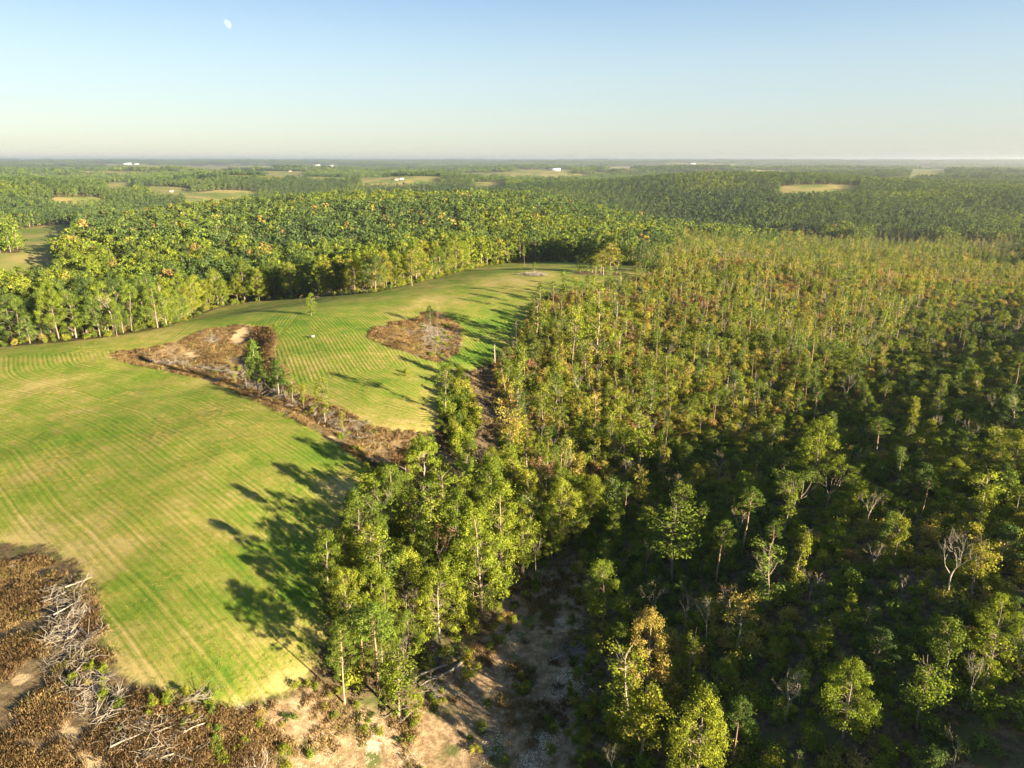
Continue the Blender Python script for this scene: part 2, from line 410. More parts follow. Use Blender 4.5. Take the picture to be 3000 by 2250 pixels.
def ground_material():
    g = N('ground_cover')
    fd, wd, cd, ld, row, pd, dr = [g.attr(k) for k in ('fieldd', 'weedd', 'cleard', 'laned', 'rowd', 'pastd', 'dry')]
    n_big = g.noise(.035, 4); n_mid = g.noise(.16, 4, .6); n_sm = g.noise(.9, 4, .65); n_fine = g.noise(4.5, 3, .7)
    edge = g.math('MULTIPLY', g.math('SUBTRACT', n_sm, .5), 3.2)
    edge = g.math('ADD', edge, g.math('MULTIPLY', g.math('SUBTRACT', n_mid, .5), 5.0))
    # leaf litter under the trees
    floor = g.mix(g.step(n_sm, .35, .68), (.050, .036, .022), (.125, .092, .05))
    floor = g.mix(g.step(n_mid, .45, .65), floor, (.062, .072, .024))
    # hay field: mown rows of green regrowth and straw
    rw = g.math('ADD', row, g.math('MULTIPLY', g.math('SUBTRACT', g.noise(.022, 1), .5), 3.5))
    rw = g.math('ADD', rw, g.math('MULTIPLY', g.math('SUBTRACT', n_mid, .5), .16))
    s1 = g.math('SINE', g.math('MULTIPLY', rw, 2 * math.pi / 1.3))
    s2 = g.math('SINE', g.math('MULTIPLY', rw, 2 * math.pi / 4.6))
    s3 = g.math('SINE', g.math('MULTIPLY', rw, 2 * math.pi / 13.0))
    stripe = g.math('ADD', g.math('MULTIPLY', s1, .6), g.math('ADD', g.math('MULTIPLY', s2, .16), g.math('MULTIPLY', s3, .14)))
    w1 = g.n.new('ShaderNodeTexNoise'); w1.noise_dimensions = '1D'; w1.inputs['Scale'].default_value = 1.25; w1.inputs['Detail'].default_value = 2.5; w1.inputs['Roughness'].default_value = .65
    g.l.new(rw, w1.inputs['W'])
    stripe = g.math('ADD', g.math('MULTIPLY', stripe, .32), g.math('MULTIPLY', g.math('SUBTRACT', w1.outputs['Fac'], .5), 3.2))
    fade = g.step(g.noise(.055, 3), .30, .54)
    stripe = g.math('MULTIPLY', stripe, g.lin(fade, 0, 1, .30, 1.0))
    straw = g.math('ADD', g.math('MULTIPLY', stripe, .33), g.math('MULTIPLY', g.math('SUBTRACT', n_mid, .5), 1.3))
    straw = g.math('ADD', straw, g.math('MULTIPLY', g.math('SUBTRACT', n_big, .5), 1.3))
    straw = g.math('ADD', straw, g.math('MULTIPLY', g.math('SUBTRACT', n_fine, .5), 1.1))
    straw = g.math('ADD', straw, g.math('MULTIPLY', g.math('SUBTRACT', n_sm, .5), .75))
    straw = g.math('ADD', g.math('ADD', straw, dr), .47)
    hay = g.ramp(straw, [(0, (.060, .122, .013)), (.3, (.106, .154, .019)), (.58, (.168, .173, .035)), (.85, (.235, .200, .066)), (1, (.29, .235, .09))])
    c = g.mix(g.step(g.math('ADD', fd, edge), -.8, .8), floor, hay)
    # weedy breaks
    weed = g.mix(g.step(n_sm, .3, .7), (.075, .054, .032), (.16, .118, .064))
    weed = g.mix(g.step(n_mid, .60, .72), weed, (.29, .215, .12))
    weed = g.mix(g.step(g.math('ADD', g.attr('soil'), g.math('MULTIPLY', g.math('SUBTRACT', n_sm, .5), .5)), .3, .6), weed, (.31, .235, .135))
    c = g.mix(g.step(g.math('ADD', wd, g.math('MULTIPLY', edge, .6)), -.6, .6), c, weed)
    # stony clearing
    stone = g.mix(g.step(n_fine, .42, .66), (.20, .165, .115), (.50, .45, .36))
    grav = g.step(g.math('ADD', g.noise(.11, 5, .62), g.math('MULTIPLY', n_sm, .25)), .70, .82)
    soil = g.mix(g.step(n_sm, .35, .7), (.135, .092, .052), (.27, .20, .125))
    soil = g.mix(g.step(g.noise(.23, 4), .52, .66), soil, (.075, .085, .03))
    dirt = g.mix(grav, soil, stone)
    c = g.mix(g.step(g.math('ADD', cd, edge), -1.5, 1.5), c, dirt)
    c = g.mix(g.step(g.math('ADD', ld, edge), -1.0, 1.0), c, g.mix(n_sm, (.05, .035, .022), (.15, .115, .07)))
    pn = g.noise(.012, 4)
    past = g.mix(g.step(pn, .35, .65), (.10, .135, .030), (.235, .195, .075))
    c = g.mix(g.step(pd, -2, 2), c, past)
    hgt = g.math('ADD', g.math('MULTIPLY', n_sm, g.lin(g.step(fd, 0, 2), 0, 1, .5, .12)), g.math('MULTIPLY', n_fine, .24))
    hgt = g.math('ADD', hgt, g.math('MULTIPLY', g.math('MULTIPLY', s1, .10), g.step(fd, 0, 2)))
    return g.done(g.bsdf(c, .95, .05, g.bump(hgt, .8, .55)))
M_GROUND = ground_material()

# ------------------------------------------------------------------ ground: one sheet round the camera, cut where the cover changes
SOIL = [(702,985,2.8),(716,970,2.4),(560,1040,2.4),(640,1010,1.6),(690,1000,2.4),(725,962,1.8),(580,1046,1.6),(140,2095,1.2),(165,2125,1.3),(195,2155,1.3),(225,2190,1.4),(255,2225,1.5),(285,2250,1.5),(110,2065,1.0),(60,1990,1.2)]
OPEN_T = .665
def far_open(x, y): return vnoise(x / 900, y / 520, 41) * .6 + vnoise(x / 300, y / 200, 42) * .4
def dryness(x, y):
    dry = np.zeros(len(x))
    for (px, py, rad, amt) in [(60,1600,11,.4),(250,1650,8,.35),(790,1960,9,.10),(830,1880,7,.1),(900,1960,8,.1),(380,2000,7,.55),(990,1430,8,.5),(700,1170,8,.15),(915,1070,7,.3),(380,990,14,.25),(560,1500,14,.2),(150,1130,10,.35),(1130,1230,12,.35),(1500,820,20,.3),(1250,880,16,.25),(930,1985,7,.12)]:
        p = on_ground(px, py)[0]; dry += amt * np.exp(-(((x - p[0]) ** 2 + (y - p[1]) ** 2) / rad ** 2))
    for (px, py, rad, amt) in [(600,1200,14,-.15),(850,1700,14,-.35),(1000,1350,12,-.2),(1480,950,22,-.35),(1400,1050,14,-.3),(600,2010,9,-.35),(430,1750,8,-.2),(1000,930,18,-.2),(870,960,10,-.25),(420,1020,10,-.2)]:
        p = on_ground(px, py)[0]; dry += amt * np.exp(-(((x - p[0]) ** 2 + (y - p[1]) ** 2) / rad ** 2))
    return dry
def build_ground():
    fine = np.arange(-46, 46.01, .22)
    coarse = np.arange(46, 314, 4.0)[1:]
    ang = np.radians(np.concatenate([fine, coarse]))
    r = [18.0]
    while r[-1] < 21000:
        q = r[-1]; r.append(q * (1.012 if q < 60 else 1.0066 if q < 480 else 1.015 if q < 5000 else 1.06))
    r = np.array(r)
    A, Rr = np.meshgrid(ang, r)
    X, Y = Rr * np.sin(A), Rr * np.cos(A)
    Zz = Z(X, Y)
    nr, na = X.shape
    x, y = X.ravel(), Y.ravel()
    V = np.stack([x, y, Zz.ravel()], -1)
    V = np.concatenate([V, [[0, 0, float(Z(np.array([0.]), np.array([0.]))[0])]]])
    x, y = V[:, 0], V[:, 1]
    f = sdist(FIELD, x, y)
    nt, isl, lo_ = sdist(NOTCH, x, y), sdist(ISLAND, x, y), sdist(LOWER, x, y)
    mnd = on_ground(1563, 806)[0]; grv = on_ground(1745, 800)[0]
    mound = 5.5 - np.hypot(x - mnd[0], y - mnd[1]); grove = 9 - np.hypot((x - grv[0]) / 1.5, y - grv[1])
    w = np.maximum.reduce([nt, isl, lo_, mound, grove])
    fd = np.minimum(f, -w)
    cd = sdist(CLEAR, x, y); ld = sdist(LANE, x, y)
    pd = np.full(len(x), -40.0)
    pid = np.full(len(x), -1)
    for i, P in enumerate(PASTURES):
        s = sdist(P, x, y); pid = np.where(s > 0, i, pid); pd = np.maximum(pd, s)
    pd = np.maximum(pd, np.where(np.hypot(x, y) > 2500, (far_open(x, y) - OPEN_T) * 400, -40))
    g1 = poly([(330,1046),(480,1080),(700,1144),(900,1243),(1060,1345)])
    g1 = np.concatenate([[g1[0] + np.array([-118., 168.])], g1, [g1[-1] + (g1[-1] - g1[-2]) * 8]])
    g2 = poly([(780,950),(815,1000),(860,1130),(1030,1215),(1200,1270),(1400,1300)])
    g3 = poly([(0,1016),(300,988),(570,928),(850,878),(1100,856),(1400,782),(1600,765),(1900,785)])
    row = np.zeros(len(x)); near = f > -10
    d1, d2, d3 = [seg_dist(q, x[near], y[near], False) for q in (g1, g2, g3)]
    side = inside(np.concatenate([g1, np.array([[0., 20.], [-400., 20.], [-400., 330.]])]), x[near], y[near])
    row[near] = np.where((d3 < 21) & (x[near] < -95), d3, np.where(side, d1, np.where((d2 < d3) & (x[near] > -84), d2, d3)))
    dry = dryness(x, y)
    dry += -.0 + .35 * np.exp(-np.maximum(f, 0) / 2.5) * (f > 0)
    soil = np.zeros(len(x))
    for (px, py, rad) in SOIL:
        p = on_ground(px, py)[0]; soil += np.exp(-((x - p[0]) ** 2 + (y - p[1]) ** 2) / rad ** 2)
    at = dict(soil=soil, fieldd=fd, weedd=w, cleard=cd, laned=ld, rowd=row, pastd=pd, dry=dry)
    i, j = np.meshgrid(np.arange(nr - 1), np.arange(na), indexing='ij')
    i, j = i.ravel(), j.ravel(); j2 = (j + 1) % na
    q = np.stack([i * na + j, i * na + j2, (i + 1) * na + j2, (i + 1) * na + j], -1)[:, ::-1]
    c0 = len(V) - 1
    fan = [(c0, (k + 1) % na, k) for k in range(na)]
    cls = np.zeros(len(q), int)
    m = lambda a: a[q].mean(1)
    cls[m(cd) > 0] = 2
    cls[m(fd) > 0] = 1
    cls[m(w) > 0] = 3
    cls[(m(ld) > 0)] = 4
    pq = pid[q].min(1); cls[pq >= 0] = 100 + pq[pq >= 0]
    names = {0: ('ground', 'leaf-littered woodland ground under the trees', 'ground'), 1: ('hay_field', 'mown green and straw hay field curving along the ridge', 'field'),
             2: ('clearing_ground', 'stony brown clearing in the shaded hollow', 'ground'), 3: ('weedy_ground', 'brown weedy breaks between parts of the hay field', 'ground'),
             4: ('dirt_lane', 'dark bare lane between the shrub strip and the thinned wood', 'path')}
    for k in np.unique(cls):
        fs = q[cls == k]
        used, inv = np.unique(fs, return_inverse=True)
        nm = names.get(int(k), ('pasture_field', None, 'pasture'))
        me = mesh_from(nm[0], V[used], inv.reshape(fs.shape), M_GROUND, {a: b[used] for a, b in at.items()}, True)
        ob = link(nm[0], me, kind='structure', category=nm[2])
        if k < 100: ob['label'] = nm[1]
        else:
            p = PASTURES[int(k) - 100].mean(0); zz = float(Z(*[np.array([v]) for v in p])[0]); a, b = project(p[0], p[1], zz)
            ob['label'] = f'pale open pasture among far woods, {NTH[int(k) - 100]} in the distance'; ob['group'] = 'far pastures'
    me = mesh_from('near_ground', V[np.r_[0:na, c0]], [(na, (k + 1) % na, k) for k in range(na)], M_GROUND, {a: b[np.r_[0:na, c0]] for a, b in at.items()}, True)
    link('ground', me, kind='structure', category='ground', label='woodland ground straight below the viewpoint')
build_ground()

# ------------------------------------------------------------------ plant generators
class Plant:
    def __init__(s, seed):
        s.r = np.random.default_rng(seed); s.wv, s.wf, s.nw = [], [], 0; s.lc, s.ln, s.ls, s.lv, s.la = [], [], [], [], []
    def tube(s, path, rad, sides=5):
        path = np.asarray(path, float); rad = np.asarray(rad, float); n = len(path)
        T = np.gradient(path, axis=0); T /= np.linalg.norm(T, axis=1)[:, None] + 1e-9
        ref = np.where(np.abs(T[:, 2:3]) > .9, np.array([[1., 0, 0]]), np.array([[0, 0, 1.]]))
        U = np.cross(T, ref); U /= np.linalg.norm(U, axis=1)[:, None] + 1e-9
        W = np.cross(T, U); a = np.arange(sides) * 2 * np.pi / sides
        v = path[:, None] + rad[:, None, None] * (np.cos(a)[None, :, None] * U[:, None] + np.sin(a)[None, :, None] * W[:, None])
        i, j = np.meshgrid(np.arange(n - 1), np.arange(sides), indexing='ij'); i, j = i.ravel(), j.ravel(); j2 = (j + 1) % sides
        s.wf.append(np.stack([i * sides + j, i * sides + j2, (i + 1) * sides + j2, (i + 1) * sides + j], -1) + s.nw)
        s.wv.append(v.reshape(-1, 3)); s.nw += n * sides
    def limb(s, a, b, r0, r1, sag=.0, n=5, wob=.05, sides=4):
        a, b = np.asarray(a, float), np.asarray(b, float); t = np.linspace(0, 1, n)[:, None]
        L = np.linalg.norm(b - a)
        p = a + (b - a) * t; p[:, 2] += sag * L * np.sin(np.pi * t[:, 0])
        p[1:-1] += s.r.normal(0, wob * L, (n - 2, 3)); s.tube(p, np.linspace(r0, r1, n), sides)
        return p
    def leaves(s, c, rad, n, size, flat=.75, upw=.45, out=.7, shell=.55, aspect=.6, center=None):
        c = np.asarray(c, float); d = s.r.normal(size=(n, 3)); d /= np.linalg.norm(d, axis=1)[:, None]
        rr = rad * s.r.uniform(shell ** 3, 1, n) ** (1 / 3) * np.clip(1 + s.r.normal(0, .30, n), .3, 1.9)
        p = c + d * rr[:, None] * np.array([1, 1, flat])
        nn = d * out + np.array([0, 0, upw]) + s.r.normal(0, .45, (n, 3)); nn /= np.linalg.norm(nn, axis=1)[:, None] + 1e-9
        s.lc.append(p); s.ln.append(nn); s.ls.append(size * s.r.uniform(.65, 1.35, n)); s.la.append(np.full(n, aspect))
        s.lv.append(np.clip(s.r.uniform(0, 1, n) * .6 + s.r.uniform(0, .4), 0, 1))
    def meshes(s, name, leafmat, barkmat):
        wood = mesh_from(name + '_trunk', np.concatenate(s.wv), np.concatenate(s.wf), barkmat, None, True) if s.wv else None
        crown = None
        if s.lc:
            c, n, sz, lv, la = [np.concatenate(q) for q in (s.lc, s.ln, s.ls, s.lv, s.la)]
            t = np.cross(n, s.r.normal(size=n.shape)); t /= np.linalg.norm(t, axis=1)[:, None] + 1e-9
            b = np.cross(n, t); k = len(c)
            t *= (sz * .5)[:, None]; b *= (sz * .5 * la)[:, None]; fold = n * (sz * .12)[:, None]
            V = np.stack([c - t, c + b - t * .1 + fold, c + t, c - b + t * .1 + fold], 1).reshape(-1, 3)
            F = np.arange(4 * k).reshape(k, 4)
            crown = mesh_from(name + '_crown', V, F, leafmat, {'lv': np.repeat(lv, 4)})
        return wood, crown

def trunk_path(P, H, lean=.03, n=8, bend=.012):
    t = np.linspace(0, 1, n); d = P.r.normal(0, lean, 2)
    p = np.zeros((n, 3)); p[:, 2] = t * H
    p[:, 0] = d[0] * H * t + np.cumsum(P.r.normal(0, bend * H, n)) * t; p[:, 1] = d[1] * H * t + np.cumsum(P.r.normal(0, bend * H, n)) * t
    return p
def at_h(p, z): return np.array([np.interp(z, p[:, 2], p[:, 0]), np.interp(z, p[:, 2], p[:, 1]), z])

def broadleaf(seed, H=16., W=4.6, base=.28, nc=62, per=80, size=.42, lod=0, forks=0):
    P = Plant(seed); r0 = H * .0155
    p = trunk_path(P, H * .9, n=8 if lod < 2 else 4); sides = (6, 4, 3)[lod]
    P.tube(p, r0 * np.linspace(1.15, .18, len(p)) ** .9, sides)
    lobes = P.r.uniform(0, 2 * np.pi, 4); lamp = P.r.uniform(.0, .38, 4)
    zs = np.sort(P.r.beta(1.35, 1.2, nc))
    for i, v in enumerate(zs):
        a = P.r.uniform(0, 2 * np.pi)
        prof = W * (np.sin(np.pi * np.clip(v * .86 + .14, 0, 1) ** .8) ** .75 + .10)
        prof *= .78 + sum(l * max(0, math.cos(a - b)) ** 2 for l, b in zip(lamp, lobes))
        rr = prof * math.sqrt(P.r.uniform(.22, 1.0))
        z = H * (base + (1 - base) * (v * .97)) - P.r.uniform(0, .03) * H
        c = at_h(p, min(z, H * .88)) + np.array([math.cos(a) * rr, math.sin(a) * rr, 0]); c[2] = z
        rc = P.r.uniform(.5, 1.4) * (H / 16) ** .6 * (1.0 if lod < 2 else 1.35)
        if lod < 2 and P.r.random() < (.75 if lod == 0 else .35):
            zb = max(H * .12, min(z - rr * P.r.uniform(.35, .8), H * .85))
            P.limb(at_h(p, zb), c, max(.03, r0 * .22 * (1 - v * .6)), .02, .05, 5 if lod == 0 else 3, .045, 4 if lod == 0 else 3)
        P.leaves(c, rc, int(per * P.r.uniform(.5, 1.3)), size, .72)
    return P
def slender(seed, H=12., W=1.6, base=.3, nc=36, per=58, size=.29, lod=0, tip=True):
    P = Plant(seed); r0 = H * .0125; p = trunk_path(P, H, .035, 9 if lod == 0 else 5, .012)
    P.tube(p, r0 * np.linspace(1.1, .15, len(p)), 5 if lod == 0 else 3)
    for i in range(nc):
        v = P.r.beta(1.3, 1.0); z = H * (base + (1 - base) * v); a = P.r.uniform(0, 2 * np.pi)
        rr = W * (1.05 - .55 * abs(v - .45)) * P.r.uniform(.1, 1) ** .7
        c = at_h(p, z) + np.array([math.cos(a) * rr, math.sin(a) * rr, P.r.uniform(-.1, .5)])
        if lod == 0 or P.r.random() < .3: P.limb(at_h(p, max(z - rr * .7, H * .1)), c, .05, .018, .0, 3, .04, 3)
        P.leaves(c, P.r.uniform(.45, .95) * (1 if lod == 0 else 1.25), int(per * P.r.uniform(.4, 1.3)), size, .8, .4, .7, .3)
    if tip and lod == 0:
        for k in range(9):
            z = H * P.r.uniform(.6, .98); a = P.r.uniform(0, 6.28); L = P.r.uniform(.8, 2.2)
            q = at_h(p, z); P.limb(q, q + np.array([math.cos(a) * L * .7, math.sin(a) * L * .7, L * .8]), .035, .012, 0, 3, .05, 3)
    return P
def pine(seed, H=17., crown=.42, W=2.5, size=.34, per=46, lod=0, nb=22):
    P = Plant(seed); r0 = H * .0115; p = trunk_path(P, H, .02, 9, .006)
    P.tube(p, r0 * np.linspace(1.1, .22, 9), 6 if lod == 0 else 4)
    for i in range(nb):
        v = (i + P.r.random()) / nb; z = H * (1 - crown + crown * v); a = i * 2.4 + P.r.uniform(-.5, .5)
        L = W * (math.sin(math.pi * (v * .62 + .30)) ** .8) * P.r.uniform(.6, 1.12)
        q = at_h(p, z * .985); e = q + np.array([math.cos(a) * L, math.sin(a) * L, L * P.r.uniform(.05, .45)])
        P.limb(q, e, .06, .025, -.04, 4, .04, 3)
        for k in range(3):
            c = q + (e - q) * P.r.uniform(.55, 1.08) + P.r.normal(0, .18, 3)
            P.leaves(c, P.r.uniform(.5, .85), int(per * P.r.uniform(.6, 1.2)), size, .5, .9, .5, .3, .30)
    P.leaves(at_h(p, H) + np.array([0, 0, .1]), .8, per * 2, size, .7, .8, .5, .2, .3)
    for k in range(5):
        z = H * P.r.uniform(.35, 1 - crown); a = P.r.uniform(0, 6.28); L = P.r.uniform(.5, 1.6); q = at_h(p, z)
        P.limb(q, q + np.array([math.cos(a) * L, math.sin(a) * L, L * .1]), .03, .012, 0, 3, .05, 3)
    return P
def cedar(seed, H=10., W=1.9, size=.3, per=70, nc=60, base=.30):
    P = Plant(seed); p = trunk_path(P, H, .02, 7, .006); P.tube(p, H * .014 * np.linspace(1.1, .12, 7), 5)
    for i in range(nc):
        v = P.r.uniform(0, 1); z = H * (base + (.97 - base) * v); a = P.r.uniform(0, 6.28); rr = W * (1.04 - v) ** .8 * P.r.uniform(.4, 1)
        c = at_h(p, z) + np.array([math.cos(a) * rr, math.sin(a) * rr, -.15])
        P.limb(at_h(p, z), c, .04, .015, 0, 3, .03, 3)
        P.leaves(c, .55 + .3 * (1 - v), int(per * P.r.uniform(.6, 1.2)), size, .7, .5, .7, .3, .4)
    return P
def bare(seed, H=13., fork=.42, spread=.5, lvl=4, leafy=0, wide=1.0, r=.0125):
    P = Plant(seed)
    p = trunk_path(P, H * fork, .04, 6, .01); r0 = H * r; P.tube(p, r0 * np.linspace(1.1, .72, 6), 6)
    def grow(a, d, L, r, k):
        d = d / np.linalg.norm(d); b = a + d * L; P.limb(a, b, r, r * .55, .0, 4, .045, 5 if k > 2 else 3)
        if k == 0:
            if leafy: P.leaves(b, .5, leafy, .26, .8, .4, .6, .1)
            return
        for i in range(3 if k > 1 else 4):
            nd = d + P.r.normal(0, spread, 3) * np.array([wide, wide, .8]) + np.array([0, 0, .22])
            grow(a + d * L * P.r.uniform(.55, 1.0), nd, L * P.r.uniform(.55, .8), r * .52, k - 1)
    top = p[-1]; L = H * (1 - fork) * .42
    for i in range(3):
        a = i * 2.1 + P.r.uniform(-.4, .4)
        grow(top - np.array([0, 0, P.r.uniform(0, .12) * H]), np.array([math.cos(a) * spread * 1.1 * wide, math.sin(a) * spread * 1.1 * wide, 1.0]), L * P.r.uniform(.8, 1.1), r0 * .55, lvl - 1)
    return P
def shrub(seed, H=3.2, W=1.7, nc=15, per=54, size=.28, lod=0, stems=4):
    P = Plant(seed)
    for i in range(nc):
        v = P.r.uniform(0.1, 1); a = P.r.uniform(0, 6.28); rr = W * (1.02 - v * .62) * math.sqrt(P.r.uniform(0, 1))
        c = np.array([math.cos(a) * rr, math.sin(a) * rr, H * v * (.95 - .12 * rr / W)])
        if i < stems: P.limb((P.r.normal(0, .12), P.r.normal(0, .12), 0), c, .05, .016, .05, 4, .04, 3)
        P.leaves(c, P.r.uniform(.45, .85), int(per * P.r.uniform(.5, 1.3)), size, .8, .4, .7, .3)
    return P
def snag(seed, H=7., r=.2):
    P = Plant(seed); p = trunk_path(P, H, .05, 7, .012); P.tube(p, r * np.array([1.25, 1, .92, .82, .7, .55, .16]), 6)
    for k in range(4):
        z = H * P.r.uniform(.4, .9); a = P.r.uniform(0, 6.28); L = P.r.uniform(.3, 1.1); q = at_h(p, z)
        P.limb(q, q + np.array([math.cos(a) * L, math.sin(a) * L, L * .6]), r * .3, r * .1, 0, 3, .05, 4)
    return P
def fallen(seed, L=7., r=.17, br=7):
    P = Plant(seed); n = 7; t = np.linspace(0, 1, n); p = np.zeros((n, 3)); p[:, 0] = (t - .5) * L; p[:, 1] = np.cumsum(P.r.normal(0, .025 * L, n)); p[:, 2] = r + t * L * P.r.uniform(.03, .12)
    P.tube(p, r * np.linspace(1.1, .3, n), 6)
    for k in range(br):
        i = P.r.uniform(.35, 1); q = np.array([np.interp(i, t, p[:, c]) for c in range(3)]); l = L * P.r.uniform(.10, .32); a = P.r.normal(0, .9)
        e = q + np.array([l * math.cos(a), l * math.sin(a), l * P.r.uniform(-.05, .55)]); P.limb(q, e, r * .35, r * .08, 0, 4, .06, 4)
        for m in range(3):
            f = q + (e - q) * P.r.uniform(.4, 1); P.limb(f, f + P.r.normal(0, .22 * l + .1, 3) + np.array([.2 * l, 0, .1 * l]), r * .14, .012, 0, 3, .05, 3)
    return P
def twigs(seed, n=26, R_=1.3):
    P = Plant(seed)
    for k in range(n):
        a = np.array([*P.r.normal(0, R_ * .5, 2), P.r.uniform(.05, .5)]); d = P.r.normal(size=3); d[2] = d[2] * .35; d /= np.linalg.norm(d); L = P.r.uniform(.5, 2.2)
        b = a + d * L; b[2] = max(b[2], .03); P.limb(a, b, P.r.uniform(.018, .06), .012, .06, 4, .05, 3)
    return P
def blades(seed, n, Hh, spread, width, leanv=.35):
    P = Plant(seed); r = P.r
    base = np.stack([r.normal(0, spread * .5, n), r.normal(0, spread * .5, n), np.zeros(n)], -1)
    a = r.uniform(0, 6.28, n); h = Hh * r.uniform(.45, 1.15, n); ln = r.uniform(.05, leanv, n) * h
    d = np.stack([np.cos(a), np.sin(a), np.zeros(n)], -1); s_ = np.stack([-np.sin(a), np.cos(a), np.zeros(n)], -1) * (width * r.uniform(.6, 1.4, n))[:, None] * .5
    top = base + d * ln[:, None] + np.array([0, 0, 1.]) * h[:, None]; mid = base + d * ln[:, None] * .35 + np.array([0, 0, .6]) * h[:, None]
    V = np.stack([base - s_ * .6, base + s_ * .6, mid + s_, top, mid - s_], 1).reshape(-1, 3)
    return V, np.arange(5 * n).reshape(n, 5), np.repeat(r.uniform(0, 1, n), 5)

# ------------------------------------------------------------------ libraries of shared meshes
def lib(name, plants, leafmat, barkmat): return [p.meshes(name, leafmat, barkmat) for p in plants]
L_BROAD = lib('broadleaf', [broadleaf(100 + i, 16, random.uniform(3.9, 5.4), random.uniform(.08, .26), random.choice([72, 86, 100]), 160, .275) for i in range(8)], M_LEAF, M_BARK)
L_BUSHY = lib('bushy', [broadleaf(140 + i, 9, random.uniform(2.4, 3.2), .08, 44, 110, .29) for i in range(5)], M_LEAF, M_BARK)
L_SLEN = lib('slender', [slender(200 + i, 12, random.uniform(1.2, 2.1), random.uniform(.06, .36), random.choice([32, 42, 52])) for i in range(8)], M_LEAF, M_BARK)
L_PINE = lib('pine', [pine(300 + i, 17, random.uniform(.30, .5), random.uniform(2.1, 2.8)) for i in range(5)], M_NEEDLE, M_BARKP)
L_CEDAR = lib('cedar', [cedar(340 + i) for i in range(2)], M_NEEDLE, M_DEAD)
L_BARE = lib('bare', [bare(400 + i, 13, random.uniform(.3, .5), random.uniform(.35, .55), 4, 0 if i % 2 else 1) for i in range(5)], M_LEAF, M_DEAD)
L_RUST = lib('rusty', [bare(450 + i, 13, .34, .45, 4, 9) for i in range(2)], M_LEAF, M_DEAD)
L_THIN = lib('thinleaf', [bare(470 + i, 13, .36, .40, 4, 16) for i in range(3)], M_LEAF, M_BARK)
L_SNAG = lib('snag', [snag(500 + i) for i in range(3)], None, M_DEAD)
L_LOG = lib('log', [fallen(520 + i, 7, random.uniform(.12, .2), random.choice([3, 7, 10])) for i in range(6)], None, M_DEAD)
L_SHRUB = lib('shrub', [shrub(600 + i, random.uniform(2.2, 3.6), random.uniform(1.2, 1.9)) for i in range(6)], M_LEAF, M_BARK)

# scattered masses: one object each, instances of a few source meshes
def joined(name, wood, crown):
    src = bpy.data.objects.new(name, None)
    V, F, off, mats, lv = [], [], 0, [], []
    parts = [m for m in (wood, crown) if m]
    me = bpy.data.meshes.new(name)
    vs_, fs_, mi = [], [], []
    for k, m in enumerate(parts):
        v = np.empty(len(m.vertices) * 3, np.float32); m.vertices.foreach_get('co', v); v = v.reshape(-1, 3)
        f = np.empty(len(m.loops), np.int32); m.loops.foreach_get('vertex_index', f); f = f.reshape(-1, 4)
        vs_.append(v); fs_.append(f + off); mi.append(np.full(len(f), k)); off += len(v)
        a = m.attributes.get('lv'); q = np.full(len(v), .5, np.float32)
        if a: a.data.foreach_get('value', q)
        lv.append(q)
    me = mesh_from(name, np.concatenate(vs_), np.concatenate(fs_), None, {'lv': np.concatenate(lv)})
    for m in parts: me.materials.append(m.materials[0])
    me.polygons.foreach_set('material_index', np.concatenate(mi).astype(np.int32))
    return me
def src_collection(name, meshes):
    c = bpy.data.collections.new(name)
    for i, m in enumerate(meshes):
        c.objects.link(bpy.data.objects.new(f'{name}_{i:02d}', m))
    return c, len(meshes)
def scatter(name, P, meshes, scale, tint, label, cat, tilt=.05, kind='stuff', idx=None, vscale=None):
    """P (n,3) points; scale (n,), tint (n,)"""
    n = len(P)
    if n == 0: return None
    c, k = src_collection(name + '_source', meshes)
    me = bpy.data.meshes.new(name); me.vertices.add(n); me.vertices.foreach_set('co', np.asarray(P, np.float32).ravel())
    idx = rng.integers(0, k, n) if idx is None else idx
    for nm, t, v in (('pick', 'INT', idx), ('tint', 'FLOAT', tint)):
        a = me.attributes.new(nm, t, 'POINT'); a.data.foreach_set('value', np.asarray(v, np.int32 if t == 'INT' else np.float32))
    rot = np.stack([rng.normal(0, tilt, n), rng.normal(0, tilt, n), rng.uniform(0, 6.283, n)], -1)
    sc = np.stack([scale, scale, scale * (vscale if vscale is not None else 1)], -1)
    for nm, v in (('rot', rot), ('scl', sc)):
        a = me.attributes.new(nm, 'FLOAT_VECTOR', 'POINT'); a.data.foreach_set('vector', np.asarray(v, np.float32).ravel())
    ob = link(name, me, kind=kind, label=label, category=cat)
    ng = bpy.data.node_groups.new(name + '_nodes', 'GeometryNodeTree')
    ng.interface.new_socket('Geometry', in_out='INPUT', socket_type='NodeSocketGeometry'); ng.interface.new_socket('Geometry', in_out='OUTPUT', socket_type='NodeSocketGeometry')
    nd, lk = ng.nodes, ng.links
    gi, go = nd.new('NodeGroupInput'), nd.new('NodeGroupOutput')
    ip = nd.new('GeometryNodeInstanceOnPoints'); ci = nd.new('GeometryNodeCollectionInfo')
    ci.inputs['Collection'].default_value = c; ci.inputs['Separate Children'].default_value = True; ci.inputs['Reset Children'].default_value = True
    ip.inputs['Pick Instance'].default_value = True
    def na(nm, t):
        a = nd.new('GeometryNodeInputNamedAttribute'); a.data_type = t; a.inputs['Name'].default_value = nm; return a.outputs['Attribute']
    lk.new(gi.outputs[0], ip.inputs['Points']); lk.new(ci.outputs[0], ip.inputs['Instance'])
    lk.new(na('pick', 'INT'), ip.inputs['Instance Index']); lk.new(na('rot', 'FLOAT_VECTOR'), ip.inputs['Rotation']); lk.new(na('scl', 'FLOAT_VECTOR'), ip.inputs['Scale'])
    lk.new(ip.outputs[0], go.inputs[0])
    md = ob.modifiers.new('scatter', 'NODES'); md.node_group = ng
    return ob
